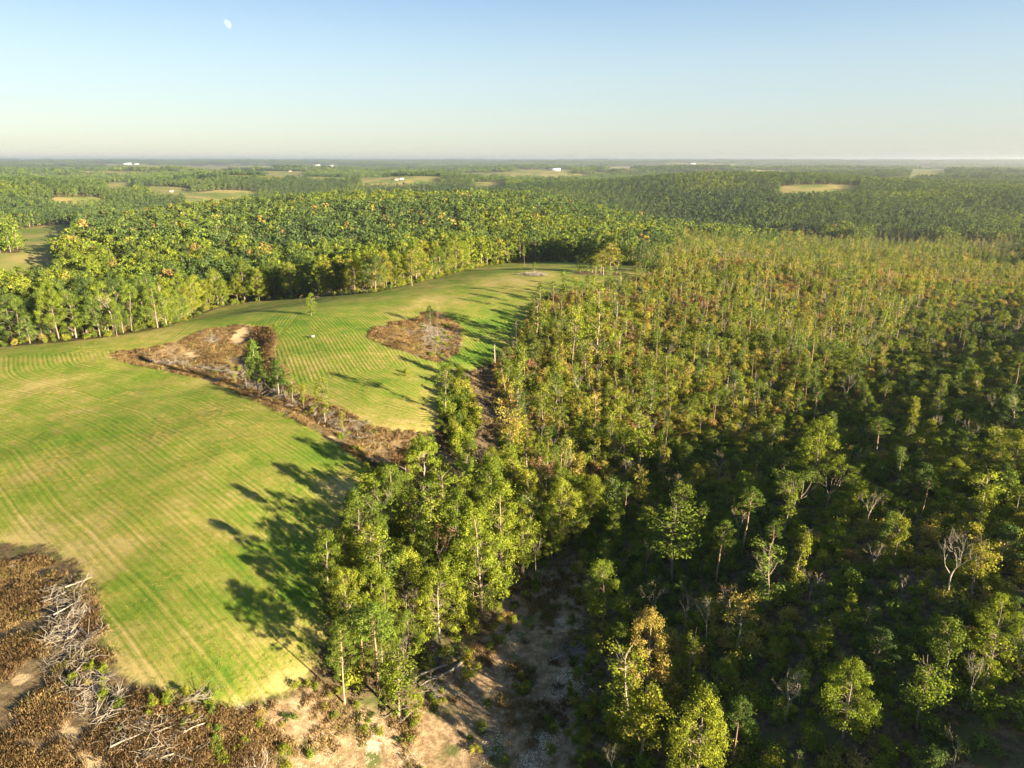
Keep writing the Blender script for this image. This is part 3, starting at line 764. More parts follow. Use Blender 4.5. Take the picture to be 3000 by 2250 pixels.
mid_broad = [joined('m', *broadleaf(700 + i, 16, random.uniform(3.8, 5.2), .2, 40, 30, .78, 1).meshes('mb', M_LEAF, M_BARK)) for i in range(6)]
far_broad = [joined('f', *broadleaf(720 + i, 16, random.uniform(4.2, 5.4), .12, 22, 13, 1.45, 2).meshes('fb', M_LEAF, M_BARK)) for i in range(5)]
mid_slen = [joined('s', *slender(740 + i, 12, random.uniform(1.2, 2.0), random.uniform(.15, .4), 20, 18, .55, 1).meshes('ms', M_LEAF, M_BARK)) for i in range(6)]
mid_bare = [joined('b', *bare(760 + i, 12, .35, .42, 3, 3 if i else 0).meshes('mbare', M_LEAF, M_DEAD)) for i in range(3)]
mid_pine = [joined('p', *pine(780 + i, 17, .4, 2.5, .6, 16, 1, 16).meshes('mp', M_NEEDLE, M_BARKP)) for i in range(3)]
shr_mesh = [joined('sh', w, c) for w, c in L_SHRUB]
def grove(seed, n=9, spread=15.):
    P = Plant(seed)
    for k in range(n):
        x, y = P.r.uniform(-spread, spread, 2); H = P.r.uniform(11, 17)
        for q in range(7):
            a = P.r.uniform(0, 6.28); rr = P.r.uniform(0, 3.6); z = H * P.r.uniform(.35, 1) * (1 - .05 * rr)
            P.leaves((x + math.cos(a) * rr, y + math.sin(a) * rr, z), 2.3, 8, 2.4, .7)
    return P
grove_mesh = [joined('g', *grove(800 + i).meshes('gv', M_LEAF, M_BARK)) for i in range(5)]

# ------------------------------------------------------------------ where things grow
def jgrid(x0, x1, y0, y1, s, jit=.8):
    gx, gy = np.meshgrid(np.arange(x0, x1, s), np.arange(y0, y1, s))
    x = gx.ravel() + rng.uniform(-.5, .5, gx.size) * s * jit; y = gy.ravel() + rng.uniform(-.5, .5, gx.size) * s * jit
    return x, y
MND, GRV = on_ground(1563, 806)[0], on_ground(1745, 800)[0]
def open_land(x, y, m=1.0):
    """field, weedy breaks, clearing and lane: no trees of the mass"""
    k = (sdist(FIELD, x, y) > -m) | (sdist(NOTCH, x, y) > -m) | (sdist(LOWER, x, y) > -m) | (sdist(CLEAR, x, y) > -m) | (sdist(LANE, x, y) > -m * .5)
    for P in PASTURES: k |= inside(P, x, y)
    return k
CUT = poly([(1900,790),(1870,735),(1950,700),(2300,690),(3000,690),(3200,700),(3500,1000),(3500,1800),(2600,2500),(1650,2500),(1700,1950),(1690,1700),(1700,1500),(1600,1440),(1480,1420),(1400,1450),(1430,1300),(1470,1190),(1440,1070),(1510,1010),(1560,905),(1620,865),(1800,845),(1880,825)])
def in_cut(x, y):
    f_ = sstep(380, 480, y)
    return inside(CUT, x + f_ * 90 * (vnoise(x / 70, y / 70, 45) - .5), y + f_ * 260 * (vnoise(x / 55, y / 55, 46) - .5) + f_ * 60 * (vnoise(x / 12, y / 12, 47) - .5))
def in_view(x, y, m=90):
    px, py = project(x, y, Z(x, y) + 6)
    return (px > -m) & (px < 3000 + m) & (py < 2250 + m * 1.6) & np.isfinite(px)

# all placed trees: dict with kind, xy, height, tint, variant, landmark phrase/label
TREES = []
def put(kind, px, py, top, tint, label, short=None, var=None, name=None, lean=None, wide=1.0, mat=None):
    """a tree whose foot stands at pixel (px, py) and whose tip reaches the row `top`"""
    p = on_ground(px, py)[0]; z = float(Z(np.array([p[0]]), np.array([p[1]]))[0])
    _, f, d = ray(px, top); H = CAMZ + d / f * p[1] - z
    TREES.append(dict(kind=kind, x=p[0], y=p[1], z=z, H=max(float(H), 1.0), tint=tint, label=label, short=short, var=var, lean=lean, wide=wide, hand=True, px=px, py=py))
put('broadleaf_tree', 912, 925, 856, .38, 'lone small green tree standing in the open hay field', 'lone field tree', 2, wide=.8)
put('slender_tree', 1303, 1215, 1066, .42, 'tall leafy yellow-green tree with pale trunk heading the shrub strip beside the hay field', 'tall tree of the shrub strip', 1, wide=1.15)
put('dead_snag', 1349, 1147, 1112, 0, 'short broken pale trunk standing behind the shrub strip', 'broken pale trunk')
put('cedar_tree', 757, 1152, 985, .35, 'tallest dark evergreen in the brushy log row across the field', 'tall evergreen of the log row', 0, wide=1.05)
put('cedar_tree', 818, 1162, 1040, .25, 'shorter dark evergreen just beside the tall one in the log row', 'shorter evergreen of the log row', 1, wide=1.15)
put('slender_tree', 858, 1185, 1095, .4, 'thin small tree at the evergreen end of the log row', None, 3)
put('bare_tree', 958, 1238, 1085, .6, 'tall nearly leafless twin-stemmed tree in the log row', 'leafless tree of the log row', 1, wide=.45)
put('slender_tree', 953, 1240, 1110, .55, 'sparse ochre tree against the leafless tree of the log row', None, 4)
for i_, (a_, b_, t_, k_, lb_) in enumerate([(690,1122,1062,'slender_tree','short thin tree at the far end of the log row'),(722,1136,1050,'bare_tree','thin bare pole tree just left of the tall evergreen'),(890,1205,1125,'slender_tree','small sparse tree between the evergreens and the leafless tree of the log row'),(925,1226,1158,'bare_tree','short bare sapling beside the leafless tree of the log row'),(1005,1272,1205,'slender_tree','small ochre tree past the leafless tree of the log row')]):
    put(k_, a_, b_, t_, .48 + .03 * i_, lb_, None, i_, wide=.7)
put('bare_tree', 1048, 1290, 1222, .6, 'small leafless tree at the near end of the log row', None, 2, wide=.6)
put('bare_tree', 820, 1095, 1060, .6, 'stub of a bare tree inside the weedy break by the log row', None, 3, wide=.3)
put('broadleaf_tree', 1262, 952, 893, .22, 'dark dense upright tree growing on the brushy island in the field', 'dense tree of the field island', 3, wide=.6)
put('bare_tree', 1282, 955, 882, .6, 'bare grey tree behind the dense tree on the field island', None, 0, wide=.4)
put('slender_tree', 1275, 1042, 985, .5, 'small yellowish tree at the near end of the field island', None, 5)
put('pine_tree', 1536, 788, 722, .5, 'thin tree alone at the far edge of the hay field beside the brush mound', 'thin far field tree', 0, wide=.6)
put('broadleaf_tree', 1566, 800, 766, .4, 'tiny tree sprouting from the brush mound in the far field', None, 1, wide=.5)
for i, (a, b, t, ti) in enumerate([(1700,800,752,.5),(1722,803,748,.45),(1745,805,742,.55),(1768,806,725,.58),(1788,806,715,.64),(1806,804,748,.48),(1760,800,735,.55),(1735,799,748,.5)]):
    put('slender_tree', a, b, t, ti, f'yellowish slender tree of the small grove in the far field, {NTH[i]} of eight', 'small far-field grove' if i == 4 else None, i % 8, wide=1.6)
put('pine_tree', 1832, 876, 806, .2, 'dark green round-topped pine at the far right corner of the hay field', 'dark pine by the field corner', 1, wide=1.1)
put('pine_tree', 1793, 880, 822, .25, 'second dark pine standing beside the round-topped one near the field corner', None, 2)
put('slender_tree', 1207, 838, 735, .62, 'bright yellow slender tree in front of the far treeline', 'bright yellow treeline tree', 4, wide=1.2)
put('bare_tree', 1438, 772, 690, .85, 'reddish nearly bare tree in the far treeline', 'reddish bare treeline tree', 2)
put('bare_tree', 335, 985, 832, .6, 'pale bare-topped tree standing before the treeline above the gully', 'bare-topped treeline tree', 0, wide=.8)
put('broadleaf_tree', 343, 986, 876, .4, 'green tree wrapped around the foot of the bare-topped tree', None, 4, wide=.6)
put('bare_tree', 640, 890, 770, .85, 'thin reddish dying tree in the treeline behind the lone field tree', None, 3, wide=.7)
put('dead_snag', 747, 876, 790, 0, 'tall straight pale pole-like trunk in the treeline', 'pole-like pale trunk')
put('dead_snag', 505, 915, 872, 0, 'pale trunk leaning hard against the treeline', 'leaning pale trunk', lean=(-.62, .1))
# the clump beside the clearing
put('pine_tree', 1010, 2062, 1842, .62, 'young pine with thin bare trunk at the near tip of the clump', 'young pine at the clump tip', 0, wide=.95)
put('pine_tree', 1108, 2040, 1770, .42, 'tall pine with long bare trunk at the near end of the clump', 'tall near pine of the clump', 1, wide=1.35)
put('pine_tree', 1072, 2005, 1780, .42, 'second tall pine standing left behind the near pine of the clump', None, 2, wide=1.1)
put('slender_tree', 1168, 2098, 1912, .50, 'leafy yellow-green column-shaped tree at the near tip of the clump', 'leafy column of the clump', 6, wide=1.6)
put('slender_tree', 1225, 2105, 2030, .5, 'short yellow-green young tree just beyond the leafy column tree', None, 7, wide=1.4)
put('rusty_tree', 1288, 1690, 1520, .93, 'half-dead tree with rust-brown leaves and bare white crown in the clump', 'rust-leaved half-dead tree', 0, wide=.75)
put('bare_tree', 1213, 1850, 1700, .6, 'leafless pale tree rising from the green clump', 'leafless tree in the clump', 1, wide=.7)
put('bare_tree', 1185, 1965, 1830, .55, 'leaning leafless pale tree beside the near pines of the clump', None, 3, wide=.5)
put('bare_tree', 1570, 1690, 1520, .5, 'tall thin tree with bare forked crown at the clearing end of the clump', 'bare fork by the clearing', 2, wide=.5)
put('rusty_tree', 1600, 1470, 1310, .97, 'wide reddish-brown dying crown above the clump', 'reddish crown over the clump', 1, wide=1.1)
put('bare_tree', 1585, 1560, 1440, .5, 'slim pale leafless tree under the reddish crown', None, 4, wide=.5)
put('bare_tree', 1110, 1600, 1400, .65, 'pale twiggy tree at the field side of the clump', 'twiggy field-side tree', 0, wide=.8)
for (a, b, t, ti, lb) in [(960,1745,1548,.46,'round yellow-green tree bulging into the field at the clump edge'),(1055,1640,1420,.42,'olive broadleaf tree at the field side of the clump'),(1150,1560,1350,.40,'tall olive tree at the far tip of the clump'),
  (1240,1480,1265,.40,'tallest green crown at the far end of the clump'),(1290,1900,1650,.50,'big sunlit yellow-green tree on the clearing side of the clump'),(1190,1800,1600,.48,'broad bright tree in the middle of the clump'),
  (1410,1790,1480,.46,'largest bright crown facing the clearing in the clump'),(1470,1680,1400,.44,'bright broad crown next to the largest in the clump'),(1340,1640,1430,.43,'deep green crown behind the rust-leaved tree'),
  (1450,1560,1330,.45,'tall yellow-green tree with layered crown above the clump'),(1090,1830,1640,.44,'green crown below the bulging tree at the field edge'),(1640,1600,1400,.48,'pale yellow tree at the upper end of the clearing'),
  (1120,1950,1760,.40,'shaded green crown behind the near pines'),(1720,1560,1380,.55,'bright yellow small crown above the shaded hollow')]:
    put('broadleaf_tree', a, b, t, ti, lb, None, None, wide=.82)
put('pine_tree', 1375, 1380, 1290, .4, 'small flat-topped pine growing beside the dark lane', 'small pine by the lane', 3, wide=1.3)
# the shaded hollow and the thinned wood
put('broadleaf_tree', 1768, 1830, 1640, .45, 'round-crowned tree with bare forked trunk beside the clearing', 'round tree by the clearing', 5, wide=1.0)
put('broadleaf_tree', 1892, 2045, 1775, .74, 'tall orange-leaved tree with white trunk in the shaded hollow', 'orange-leaved tree', 6, wide=.78)
put('bare_tree', 1905, 1830, 1685, .6, 'crooked dead tree reaching out behind the orange-leaved tree', 'crooked dead tree', 4, wide=.8)
put('bare_tree', 1800, 2000, 1880, .85, 'brown twiggy tree beside the orange-leaved tree', None, 2, wide=.7)
put('slender_tree', 1838, 2140, 1912, .50, 'yellow-green topped column tree in front of the orange-leaved tree', 'column before the orange tree', 0, wide=1.5)
put('slender_tree', 1875, 2240, 2035, .58, 'dull olive leafy tree below the orange-leaved tree', None, 2, wide=1.7)
put('pine_tree', 2172, 1625, 1428, .45, 'umbrella-topped pine on a tall bare trunk above the hollow', 'umbrella pine', 1, wide=1.15)
put('pine_tree', 2098, 1705, 1525, .52, 'bright tufted pine with sunlit crown in the shaded hollow', 'bright tufted pine', 2, wide=1.05)
put('slender_tree', 1970, 1700, 1480, .42, 'tall light green tree standing alone above the clearing', 'light green tree above the clearing', 3, wide=1.9)
put('slender_tree', 2322, 1730, 1567, .52, 'narrow leaning yellow-green column in the shaded hollow', 'narrow leaning column', 5, wide=.9, lean=(-.1, .02))
put('slender_tree', 2615, 1660, 1505, .58, 'yellow-leaved narrow tree with sunlit top in the hollow', 'yellow-leaved narrow tree', 7, wide=1.1)
put('bare_tree', 2772, 1765, 1522, .48, 'pale fan-shaped almost leafless tree in the shaded hollow', 'pale fan-shaped tree', 1, wide=.9)
put('slender_tree', 2845, 1750, 1580, .62, 'yellow-topped column tree beside the pale fan-shaped tree', 'yellow-topped column', 6, wide=1.3)
put('broadleaf_tree', 2905, 1925, 1735, .46, 'layered yellow-green crown lit by the sun at the hollow\'s right side', 'layered sunlit crown', 7, wide=.8)
put('broadleaf_tree', 2965, 1400, 1252, .48, 'broad bright crown standing out of the shade at the right edge', 'broad bright right-edge crown', 1, wide=1.2)
put('broadleaf_tree', 2790, 1440, 1338, .5, 'flat spreading sunlit crown over the dark hollow', 'flat spreading crown', 2, wide=1.25)
put('pine_tree', 2565, 1340, 1222, .45, 'flat-topped pine with leaning sunlit crown at the shade edge', 'flat-topped shade-edge pine', 3, wide=1.6)
put('pine_tree', 2490, 1475, 1384, .35, 'small green pine with tiered boughs in the hollow', 'small tiered pine', 4, wide=1.3)
put('pine_tree', 2585, 1200, 1115, .5, 'small thin pine just inside the shade edge', None, 0)
put('pine_tree', 2580, 1520, 1432, .4, 'small upright green pine deeper in the hollow', None, 2)
put('thin_tree', 2310, 1540, 1345, .35, 'wide vase-shaped thin-leaved tree at the shade edge', 'vase-shaped tree', 0, wide=1.3)
put('bare_tree', 2225, 1735, 1588, .8, 'reddish-tan twiggy tree near the bright tufted pine', 'reddish twiggy tree', 2, wide=.8)
put('bare_tree', 2370, 1760, 1658, .75, 'small tan twiggy crown beside the narrow leaning column', None, 4, wide=.9)
put('bare_tree', 2640, 1750, 1665, .7, 'small yellowish twiggy tree in the open shade', None, 3, wide=.6)
put('bare_tree', 2005, 1850, 1710, .6, 'bare white-branched tree behind the orange-leaved tree', None, 1, wide=.6)
put('bare_tree', 2070, 1890, 1730, .5, 'grey leafless tree left of the golden column', None, 0, wide=.8)
put('slender_tree', 2155, 1925, 1748, .74, 'golden dense column-shaped tree in the hollow', 'golden column', 1, wide=1.4)
put('slender_tree', 2012, 2010, 1860, .52, 'thin tree with small sunlit tuft right of the orange-leaved tree', None, 4, wide=.8)
put('broadleaf_tree', 2030, 2330, 2008, .52, 'large speckled sunlit tree at the bottom edge', 'large speckled tree at the bottom', 0, wide=.75)
put('broadleaf_tree', 2470, 2160, 1935, .42, 'two-lobed green tree with sunlit shoulder in the hollow', 'two-lobed green tree', 4, wide=.85)
put('slender_tree', 2395, 1960, 1840, .5, 'little sunlit tuft tree alone in the dark brush', None, 2, wide=1.0)
put('bare_tree', 2300, 2110, 1935, .5, 'grey spreading dead crown in the near hollow', 'grey spreading dead crown', 3, wide=1.0)
put('bare_tree', 2830, 2080, 1880, .55, 'pale bare tree with thin trunk near the layered sunlit crown', 'pale bare tree near the layered crown', 1, wide=.5)
put('bare_tree', 2975, 1990, 1830, .55, 'pale many-stemmed bare tree at the right edge', None, 4, wide=.7)
put('slender_tree', 2872, 2040, 1850, .5, 'yellowish ragged tree under the layered sunlit crown', None, 3, wide=1.3)
put('slender_tree', 2760, 2060, 1860, .40, 'green ivy-clad pole tree in the near hollow', 'green ivy-clad pole', 5, wide=1.1)
put('bare_tree', 1795, 2290, 2175, .5, 'bare sunlit branching top at the bottom edge', None, 0, wide=.8)
put('bare_tree', 2785, 2300, 2160, .55, 'bare crooked tan crown at the bottom right', 'bare crown at bottom right', 2, wide=.9)
put('bare_tree', 770, 2300, 2195, .6, 'bare bleached round crown at the bottom below the field', 'bleached bottom crown', 1, wide=1.4)
put('thin_tree', 2420, 1500, 1340, .46, 'crown of curved sunlit branches at the shade edge', None, 1, wide=1.3)
put('broadleaf_tree', 2385, 1420, 1210, .46, 'tall bright tree marking the edge of the hill shade', 'bright shade-edge tree', 6, wide=.9)
put('bare_tree', 2475, 1200, 1075, .5, 'pale dead tree at the shade edge of the thinned wood', 'pale dead shade-edge tree', 4, wide=.8)
put('bare_tree', 1895, 1330, 1205, .5, 'forked bleached dead tree in the middle of the thinned wood', 'forked bleached dead tree', 0, wide=.7)
put('slender_tree', 1870, 1390, 1210, .5, 'tall leafy yellow-green tree under the forked dead tree', None, 6, wide=1.6)
put('pine_tree', 1950, 1312, 1226, .42, 'small lollipop-shaped pine below the forked dead tree', 'lollipop pine', 0, wide=.8)
put('slender_tree', 1515, 1190, 1015, .45, 'tall slender tree with long bare trunk near the dark lane', 'tall slender tree near the lane', 2, wide=1.0)
put('slender_tree', 1745, 1060, 840, .48, 'tallest leafy tree at the field side of the thinned wood', 'tallest field-side tree', 0, wide=1.3)
put('slender_tree', 1570, 1000, 870, .45, 'yellow-green tree at the wood corner by the shaded field end', 'wood-corner tree', 3, wide=1.5)
put('slender_tree', 1675, 1080, 905, .45, 'tall green tree at the wood edge beside the tallest one', None, 4, wide=1.2)

def add(kind, x, y, z, H, tint, zone, wide=1.0):
    TREES.append(dict(kind=kind, x=float(x), y=float(y), z=float(z), H=float(H), tint=float(tint), label=None, short=None, var=None, lean=None, wide=wide, hand=False, zone=zone))
hand_xy = np.array([(t['x'], t['y']) for t in TREES])
def clear_of_hand(x, y, d):
    return np.array([np.min(np.hypot(hand_xy[:, 0] - a, hand_xy[:, 1] - b)) > d for a, b in zip(x, y)]) if len(x) else np.zeros(0, bool)
# clump
x, y = jgrid(-80, 80, 70, 200, 4.6)
k = inside(CLUMP, x, y); x, y = x[k], y[k]; k = clear_of_hand(x, y, 2.6); x, y = x[k], y[k]
for a, b, c in zip(x, y, Z(x, y)):
    q = rng.random(); add('broadleaf_tree' if q < .6 else 'slender_tree', a, b, c, rng.uniform(8, 14), np.clip(rng.normal(.45, .08), .2, .75), 'clump', rng.uniform(.6, .82) if q < .6 else 1.4)
# shaded hollow: bushy trees and poles
SHX, SHY = jgrid(-20, 260, 60, 420, 7.2)
k = inside(CUT, SHX, SHY) & ~open_land(SHX, SHY, 2) & in_view(SHX, SHY) & ~inside(CLUMP, SHX, SHY)
SHX, SHY = SHX[k], SHY[k]; SHZ = Z(SHX, SHY)
def hollow(x, y):
    """0 on the sunny thinned slope, 1 down in the hollow"""
    px, py = project(x, y, Z(x, y))
    lim = np.interp(px, [1400, 1700, 1950, 2400, 2550, 2700, 3000], [1700, 1470, 1290, 1220, 1050, 890, 850])
    return sstep(-60, 60, py - lim)
hl = hollow(SHX, SHY); ok = clear_of_hand(SHX, SHY, 3.0)
for a, b, c, h_, o_ in zip(SHX, SHY, SHZ, hl, ok):
    if not o_: continue
    q = rng.random()
    if h_ > .5:
        if q < .50: add('bushy_tree', a, b, c, 3.2 + 5.5 * rng.random() ** 1.8, np.clip(rng.normal(.36, .12), .05, .7), 'hollow', rng.uniform(.8, 1.15))
        elif q < .68: add('slender_tree', a, b, c, 5 + 8 * rng.random() ** 1.6, np.clip(rng.normal(.38, .12), .1, .8), 'hollow', rng.uniform(.9, 1.6))
        elif q < .72: add('pine_tree', a, b, c, rng.uniform(7, 14), rng.uniform(.2, .6), 'hollow')
        elif q < .80: add('bare_tree', a, b, c, rng.uniform(6, 11), rng.uniform(.4, .8), 'hollow', .8)
    else:
        if q < .12: add('pine_tree', a, b, c, rng.uniform(8, 14), rng.uniform(.3, .7), 'slope', .85)
        elif q < .20: add('bare_tree', a, b, c, rng.uniform(7, 12), rng.uniform(.4, .85), 'slope', .6)
        elif q < .23: add('dead_snag', a, b, c, rng.uniform(5, 10), 0, 'slope')
        elif q < .28: add('bushy_tree', a, b, c, rng.uniform(6, 9), np.clip(rng.normal(.45, .1), .2, .75), 'slope')
        else: add('slender_tree', a, b, c, 5 + 8 * rng.random() ** 1.6, np.clip(rng.normal(.43, .13), .2, .85), 'slope', rng.uniform(.9, 1.6))
# dense woods beyond the field
x, y = jgrid(-820, 900, 190, 1250, 6.9)
d = np.hypot(x, y)
k = in_view(x, y, 140) & ~open_land(x, y, 2.5) & ~in_cut(x, y) & ~inside(CLUMP, x, y) & ~inside(STRIP, x, y) & (d < 1200) & ((np.hypot(x - GRV[0], y - GRV[1]) > 16))
# keep out of the bottom-left and of places south of the field
px, py = project(x, y, Z(x, y)); k &= (py < 1030)
x, y = x[k], y[k]; z = Z(x, y); ok = clear_of_hand(x, y, 3.5); x, y, z = x[ok], y[ok], z[ok]
n = len(x); d = np.hypot(x, y)
tw = np.clip(.30 + .34 * (vnoise(x / 90, y / 90, 21) - .5) + rng.normal(0, .09, n), .02, .95)
autumn = rng.random(n) < .035; tw[autumn] = rng.uniform(.6, .86, autumn.sum())
hh = np.clip(rng.normal(16.0, 3.4, n), 8, 24)
edge = -sdist(FIELD, x, y) < 16
tw[edge] = np.clip(tw[edge] + .08, 0, .60)
order = np.argsort(d - 60 * edge)
n_ind = 0
rest = np.ones(n, bool)
NB = 300 - sum(1 for t in TREES if t['kind'] == 'broadleaf_tree')
for i in order:
    if n_ind >= NB: break
    pxi, pyi = project(x[i], y[i], z[i] + hh[i] * .7)
    if not (0 < pxi < 3000 and pyi < 2250): continue
    add('broadleaf_tree', x[i], y[i], z[i], hh[i], tw[i], 'treeline' if edge[i] else 'woods', rng.uniform(.75, 1.0)); rest[i] = False; n_ind += 1
x, y, z, tw, hh, d = x[rest], y[rest], z[rest], tw[rest], hh[rest], d[rest]
BR = [(x, y, z, hh, tw)]

# ------------------------------------------------------------------ build individual trees
LIBS = {'broadleaf_tree': (L_BROAD, 16.), 'bushy_tree': (L_BUSHY, 9.), 'slender_tree': (L_SLEN, 12.), 'pine_tree': (L_PINE, 17.), 'cedar_tree': (L_CEDAR, 10.), 'bare_tree': (L_BARE, 13.), 'rusty_tree': (L_RUST, 13.),
        'thin_tree': (L_THIN, 13.), 'dead_snag': (L_SNAG, 7.)}
NAME = {'broadleaf_tree': 'broadleaf_tree', 'bushy_tree': 'bushy_tree', 'slender_tree': 'slender_tree', 'pine_tree': 'pine_tree', 'cedar_tree': 'evergreen_tree', 'bare_tree': 'bare_tree', 'rusty_tree': 'dying_tree', 'thin_tree': 'thin_leaved_tree', 'dead_snag': 'dead_trunk'}
GROUP = {'clump': 'trees of the clump beside the clearing', 'hollow': 'trees of the shaded hollow', 'slope': 'trees of the thinned slope', 'treeline': 'trees of the treeline behind the field', 'woods': 'trees of the woods behind the field'}
def colour_word(t, kind):
    if kind == 'dead_snag': return 'pale'
    if kind == 'bare_tree': return 'pale grey'
    if kind == 'pine_tree': return 'dark green' if t < .35 else 'mid green' if t < .55 else 'light green'
    return 'dark green' if t < .22 else 'green' if t < .36 else 'yellow-green' if t < .50 else 'olive-yellow' if t < .64 else 'ochre' if t < .8 else 'rust-brown'
KINDW = {'broadleaf_tree': 'broad-crowned tree', 'bushy_tree': 'bushy low tree', 'slender_tree': 'slender tree', 'pine_tree': 'pine', 'bare_tree': 'leafless tree', 'dead_snag': 'dead trunk'}
marks = [t for t in TREES if t['short']]
MXY = []
for t in marks:
    MXY.append(project(t['x'], t['y'], t['z'] + t['H'] * .5))
MXY = np.array(MXY, float).reshape(-1, 2)
counts = {}
cand = [t for t in TREES if not t['hand']]
def rank_key(t):
    a = np.array(project(t['x'], t['y'], t['z'] + t['H'] * .5), float); dd = np.hypot(*(MXY - a).T); i = int(np.argmin(dd)); t['mk'] = i; t['md'] = dd[i]; v = a - MXY[i]
    t['rel'] = ('right of' if v[0] > 0 else 'left of') if abs(v[0]) > abs(v[1]) * .8 else ('below' if v[1] > 0 else 'above and behind'); return t['md']
cap = {}
kept = [t for t in TREES if t['hand']]
for t in sorted(cand, key=rank_key):
    pass
mass = {'slender_tree': [], 'bushy_tree': [], 'pine_tree': [], 'bare_tree': [], 'dead_snag': [], 'broadleaf_tree': []}
by = {}
for t in cand: by.setdefault(t['kind'], []).append(t)
LIMIT = {'slender_tree': 250, 'bushy_tree': 260, 'pine_tree': 200, 'bare_tree': 200, 'dead_snag': 60, 'broadleaf_tree': 300}
for kd, L in by.items():
    L.sort(key=lambda t: math.hypot(t['x'], t['y'])); vis = []
    for t in L:
        a, b = project(t['x'], t['y'], t['z'] + t['H'] * .6)
        (vis if (-10 < a < 3010 and b < 2270 and len(vis) < LIMIT[kd]) else mass[kd]).append(t)
    kept += vis
for t in sorted([t for t in kept if not t['hand']], key=lambda t: t['md']):
    key = (t['kind'], t['mk'], t['rel'])
    counts[key] = counts.get(key, 0) + 1; c = counts[key]
    nth = 'nearest' if c == 1 else NTH[c - 1] if c <= len(NTH) else NTH[-1]
    t['label'] = f"{colour_word(t['tint'], t['kind'])} {KINDW[t['kind']]}, {nth} {t['rel']} the {marks[t['mk']]['short']}"
for t in kept:
    L, h0 = LIBS[t['kind']]
    w, c = L[t['var'] % len(L)] if t['var'] is not None else L[int(rng.integers(len(L)))]
    s = t['H'] / h0; sw = (s ** .8 if t['kind'] != 'dead_snag' else s ** .5) * t['wide']
    nm = NAME[t['kind']]
    if t['kind'] == 'dead_snag':
        ob = link(nm, w, None, (t['x'], t['y'], t['z'] - .15), (0, 0, rng.uniform(0, 6.28)), (sw, sw, s))
        if t['lean']: ob.rotation_euler = (0, t['lean'][0], 0)
    else:
        ob = link(nm, None, None, (t['x'], t['y'], t['z'] - .15), (0, 0, rng.uniform(0, 6.28)), (sw, sw, s))
        if t['lean']: ob.rotation_euler = (-t['lean'][1], t['lean'][0], rng.uniform(0, 6.28))
        ob.empty_display_size = .5
        link('trunk', w, ob)
        if c: link('crown', c, ob, tint=float(t['tint']))
    ob['label'] = t['label']; ob['category'] = 'tree'
    if not t['hand']: ob['group'] = GROUP[t['zone']]

# ------------------------------------------------------------------ the remaining trees of each kind, and the undergrowth
def arr(L): return np.array([(t['x'], t['y'], t['z'] - .15) for t in L]).reshape(-1, 3), np.array([t['H'] for t in L]), np.array([t['tint'] for t in L])
# thinned slope beyond the individual trees: denser filling
x, y = jgrid(-20, 900, 120, 1100, 4.6)
k = in_cut(x, y) & ~open_land(x, y, 1.5) & in_view(x, y); x, y = x[k], y[k]; z = Z(x, y)
h_ = hollow(x, y); d = np.hypot(x, y)
k = (h_ < .5) & (rng.random(len(x)) < np.where(d > 300, .85, .62) * np.clip(2.6 * (vnoise(x / 17, y / 17, 36) * .6 + vnoise(x / 6.5, y / 6.5, 37) * .4) - .62, .05, 1.15)); x, y, z, d = x[k], y[k], z[k], d[k]; n = len(x)
t2 = np.clip(.47 + .42 * (vnoise(x / 40, y / 40, 31) - .5) + rng.normal(0, .12, n), .2, .98)
u = rng.random(n)
P0, H0, T0 = arr(mass['slender_tree'])
s_ = u < .80
scatter('slender_woodland', np.concatenate([P0, np.stack([x, y, z - .1], -1)[s_]]), mid_slen, np.concatenate([H0 / 12, (.25 + (.45 + .6 * vnoise(x[s_] / 30, y[s_] / 30, 38)) * rng.random(s_.sum()) ** 1.5)]), np.concatenate([T0, t2[s_]]), 'thinned wood of slender olive and ochre trees covering the sunny slope', 'woodland', .09, vscale=rng.uniform(.7, 1.3, len(P0) + int(s_.sum())))
P0, H0, T0 = arr(mass['bare_tree']); s_ = (u >= .80) & (u < .92)
scatter('leafless_woodland', np.concatenate([P0, np.stack([x, y, z - .1], -1)[s_]]), mid_bare, np.concatenate([H0 / 12, rng.uniform(.5, .95, s_.sum())]), np.concatenate([T0, t2[s_]]), 'pale leafless trees mingled through the thinned wood', 'woodland')
P0, H0, T0 = arr(mass['pine_tree']); s_ = (u >= .92)
scatter('pine_woodland', np.concatenate([P0, np.stack([x, y, z - .1], -1)[s_]]), mid_pine, np.concatenate([H0 / 17, rng.uniform(.5, .85, s_.sum())]), np.concatenate([T0, rng.uniform(.2, .7, s_.sum())]), 'pines scattered through the thinned wood', 'woodland')
# woods: middle distance, ridge in the sun's way, then far woods
P0, H0, T0 = arr(mass['bushy_tree'] + mass['broadleaf_tree'])
x, y, z, hh, tw = BR[0]; d = np.hypot(x, y)
ru, rw_ = jgrid(-140, 640, 28, 215, 7.0)
rx, ry = PERP[0] * ru + SUN[0] * rw_, PERP[1] * ru + SUN[1] * rw_
k = ~in_view(rx, ry, 60); rx, ry = rx[k], ry[k]; rz = Z(rx, ry); n = len(rx)
sx, sy = jgrid(-40, 330, 20, 470, 7.0); k = inside(CUT, sx, sy) & ~in_view(sx, sy, 60) & ((sx * SUN[0] + sy * SUN[1]) < 28) & ~open_land(sx, sy, 2)
sx, sy = sx[k], sy[k]; sz = Z(sx, sy); ns = len(sx)
near_w = d < 620
PP = np.concatenate([P0, np.stack([x, y, z], -1)[near_w], np.stack([rx, ry, rz], -1), np.stack([sx, sy, sz], -1)])
scatter('woodland', PP, mid_broad, np.concatenate([H0 / 16, hh[near_w] / 16, rng.uniform(.3, .55, n), rng.uniform(.25, .45, ns)]), np.concatenate([T0, tw[near_w], rng.uniform(.2, .5, n), rng.uniform(.1, .4, ns)]), 'continuous canopy of green broad-crowned trees behind the treeline', 'woodland')
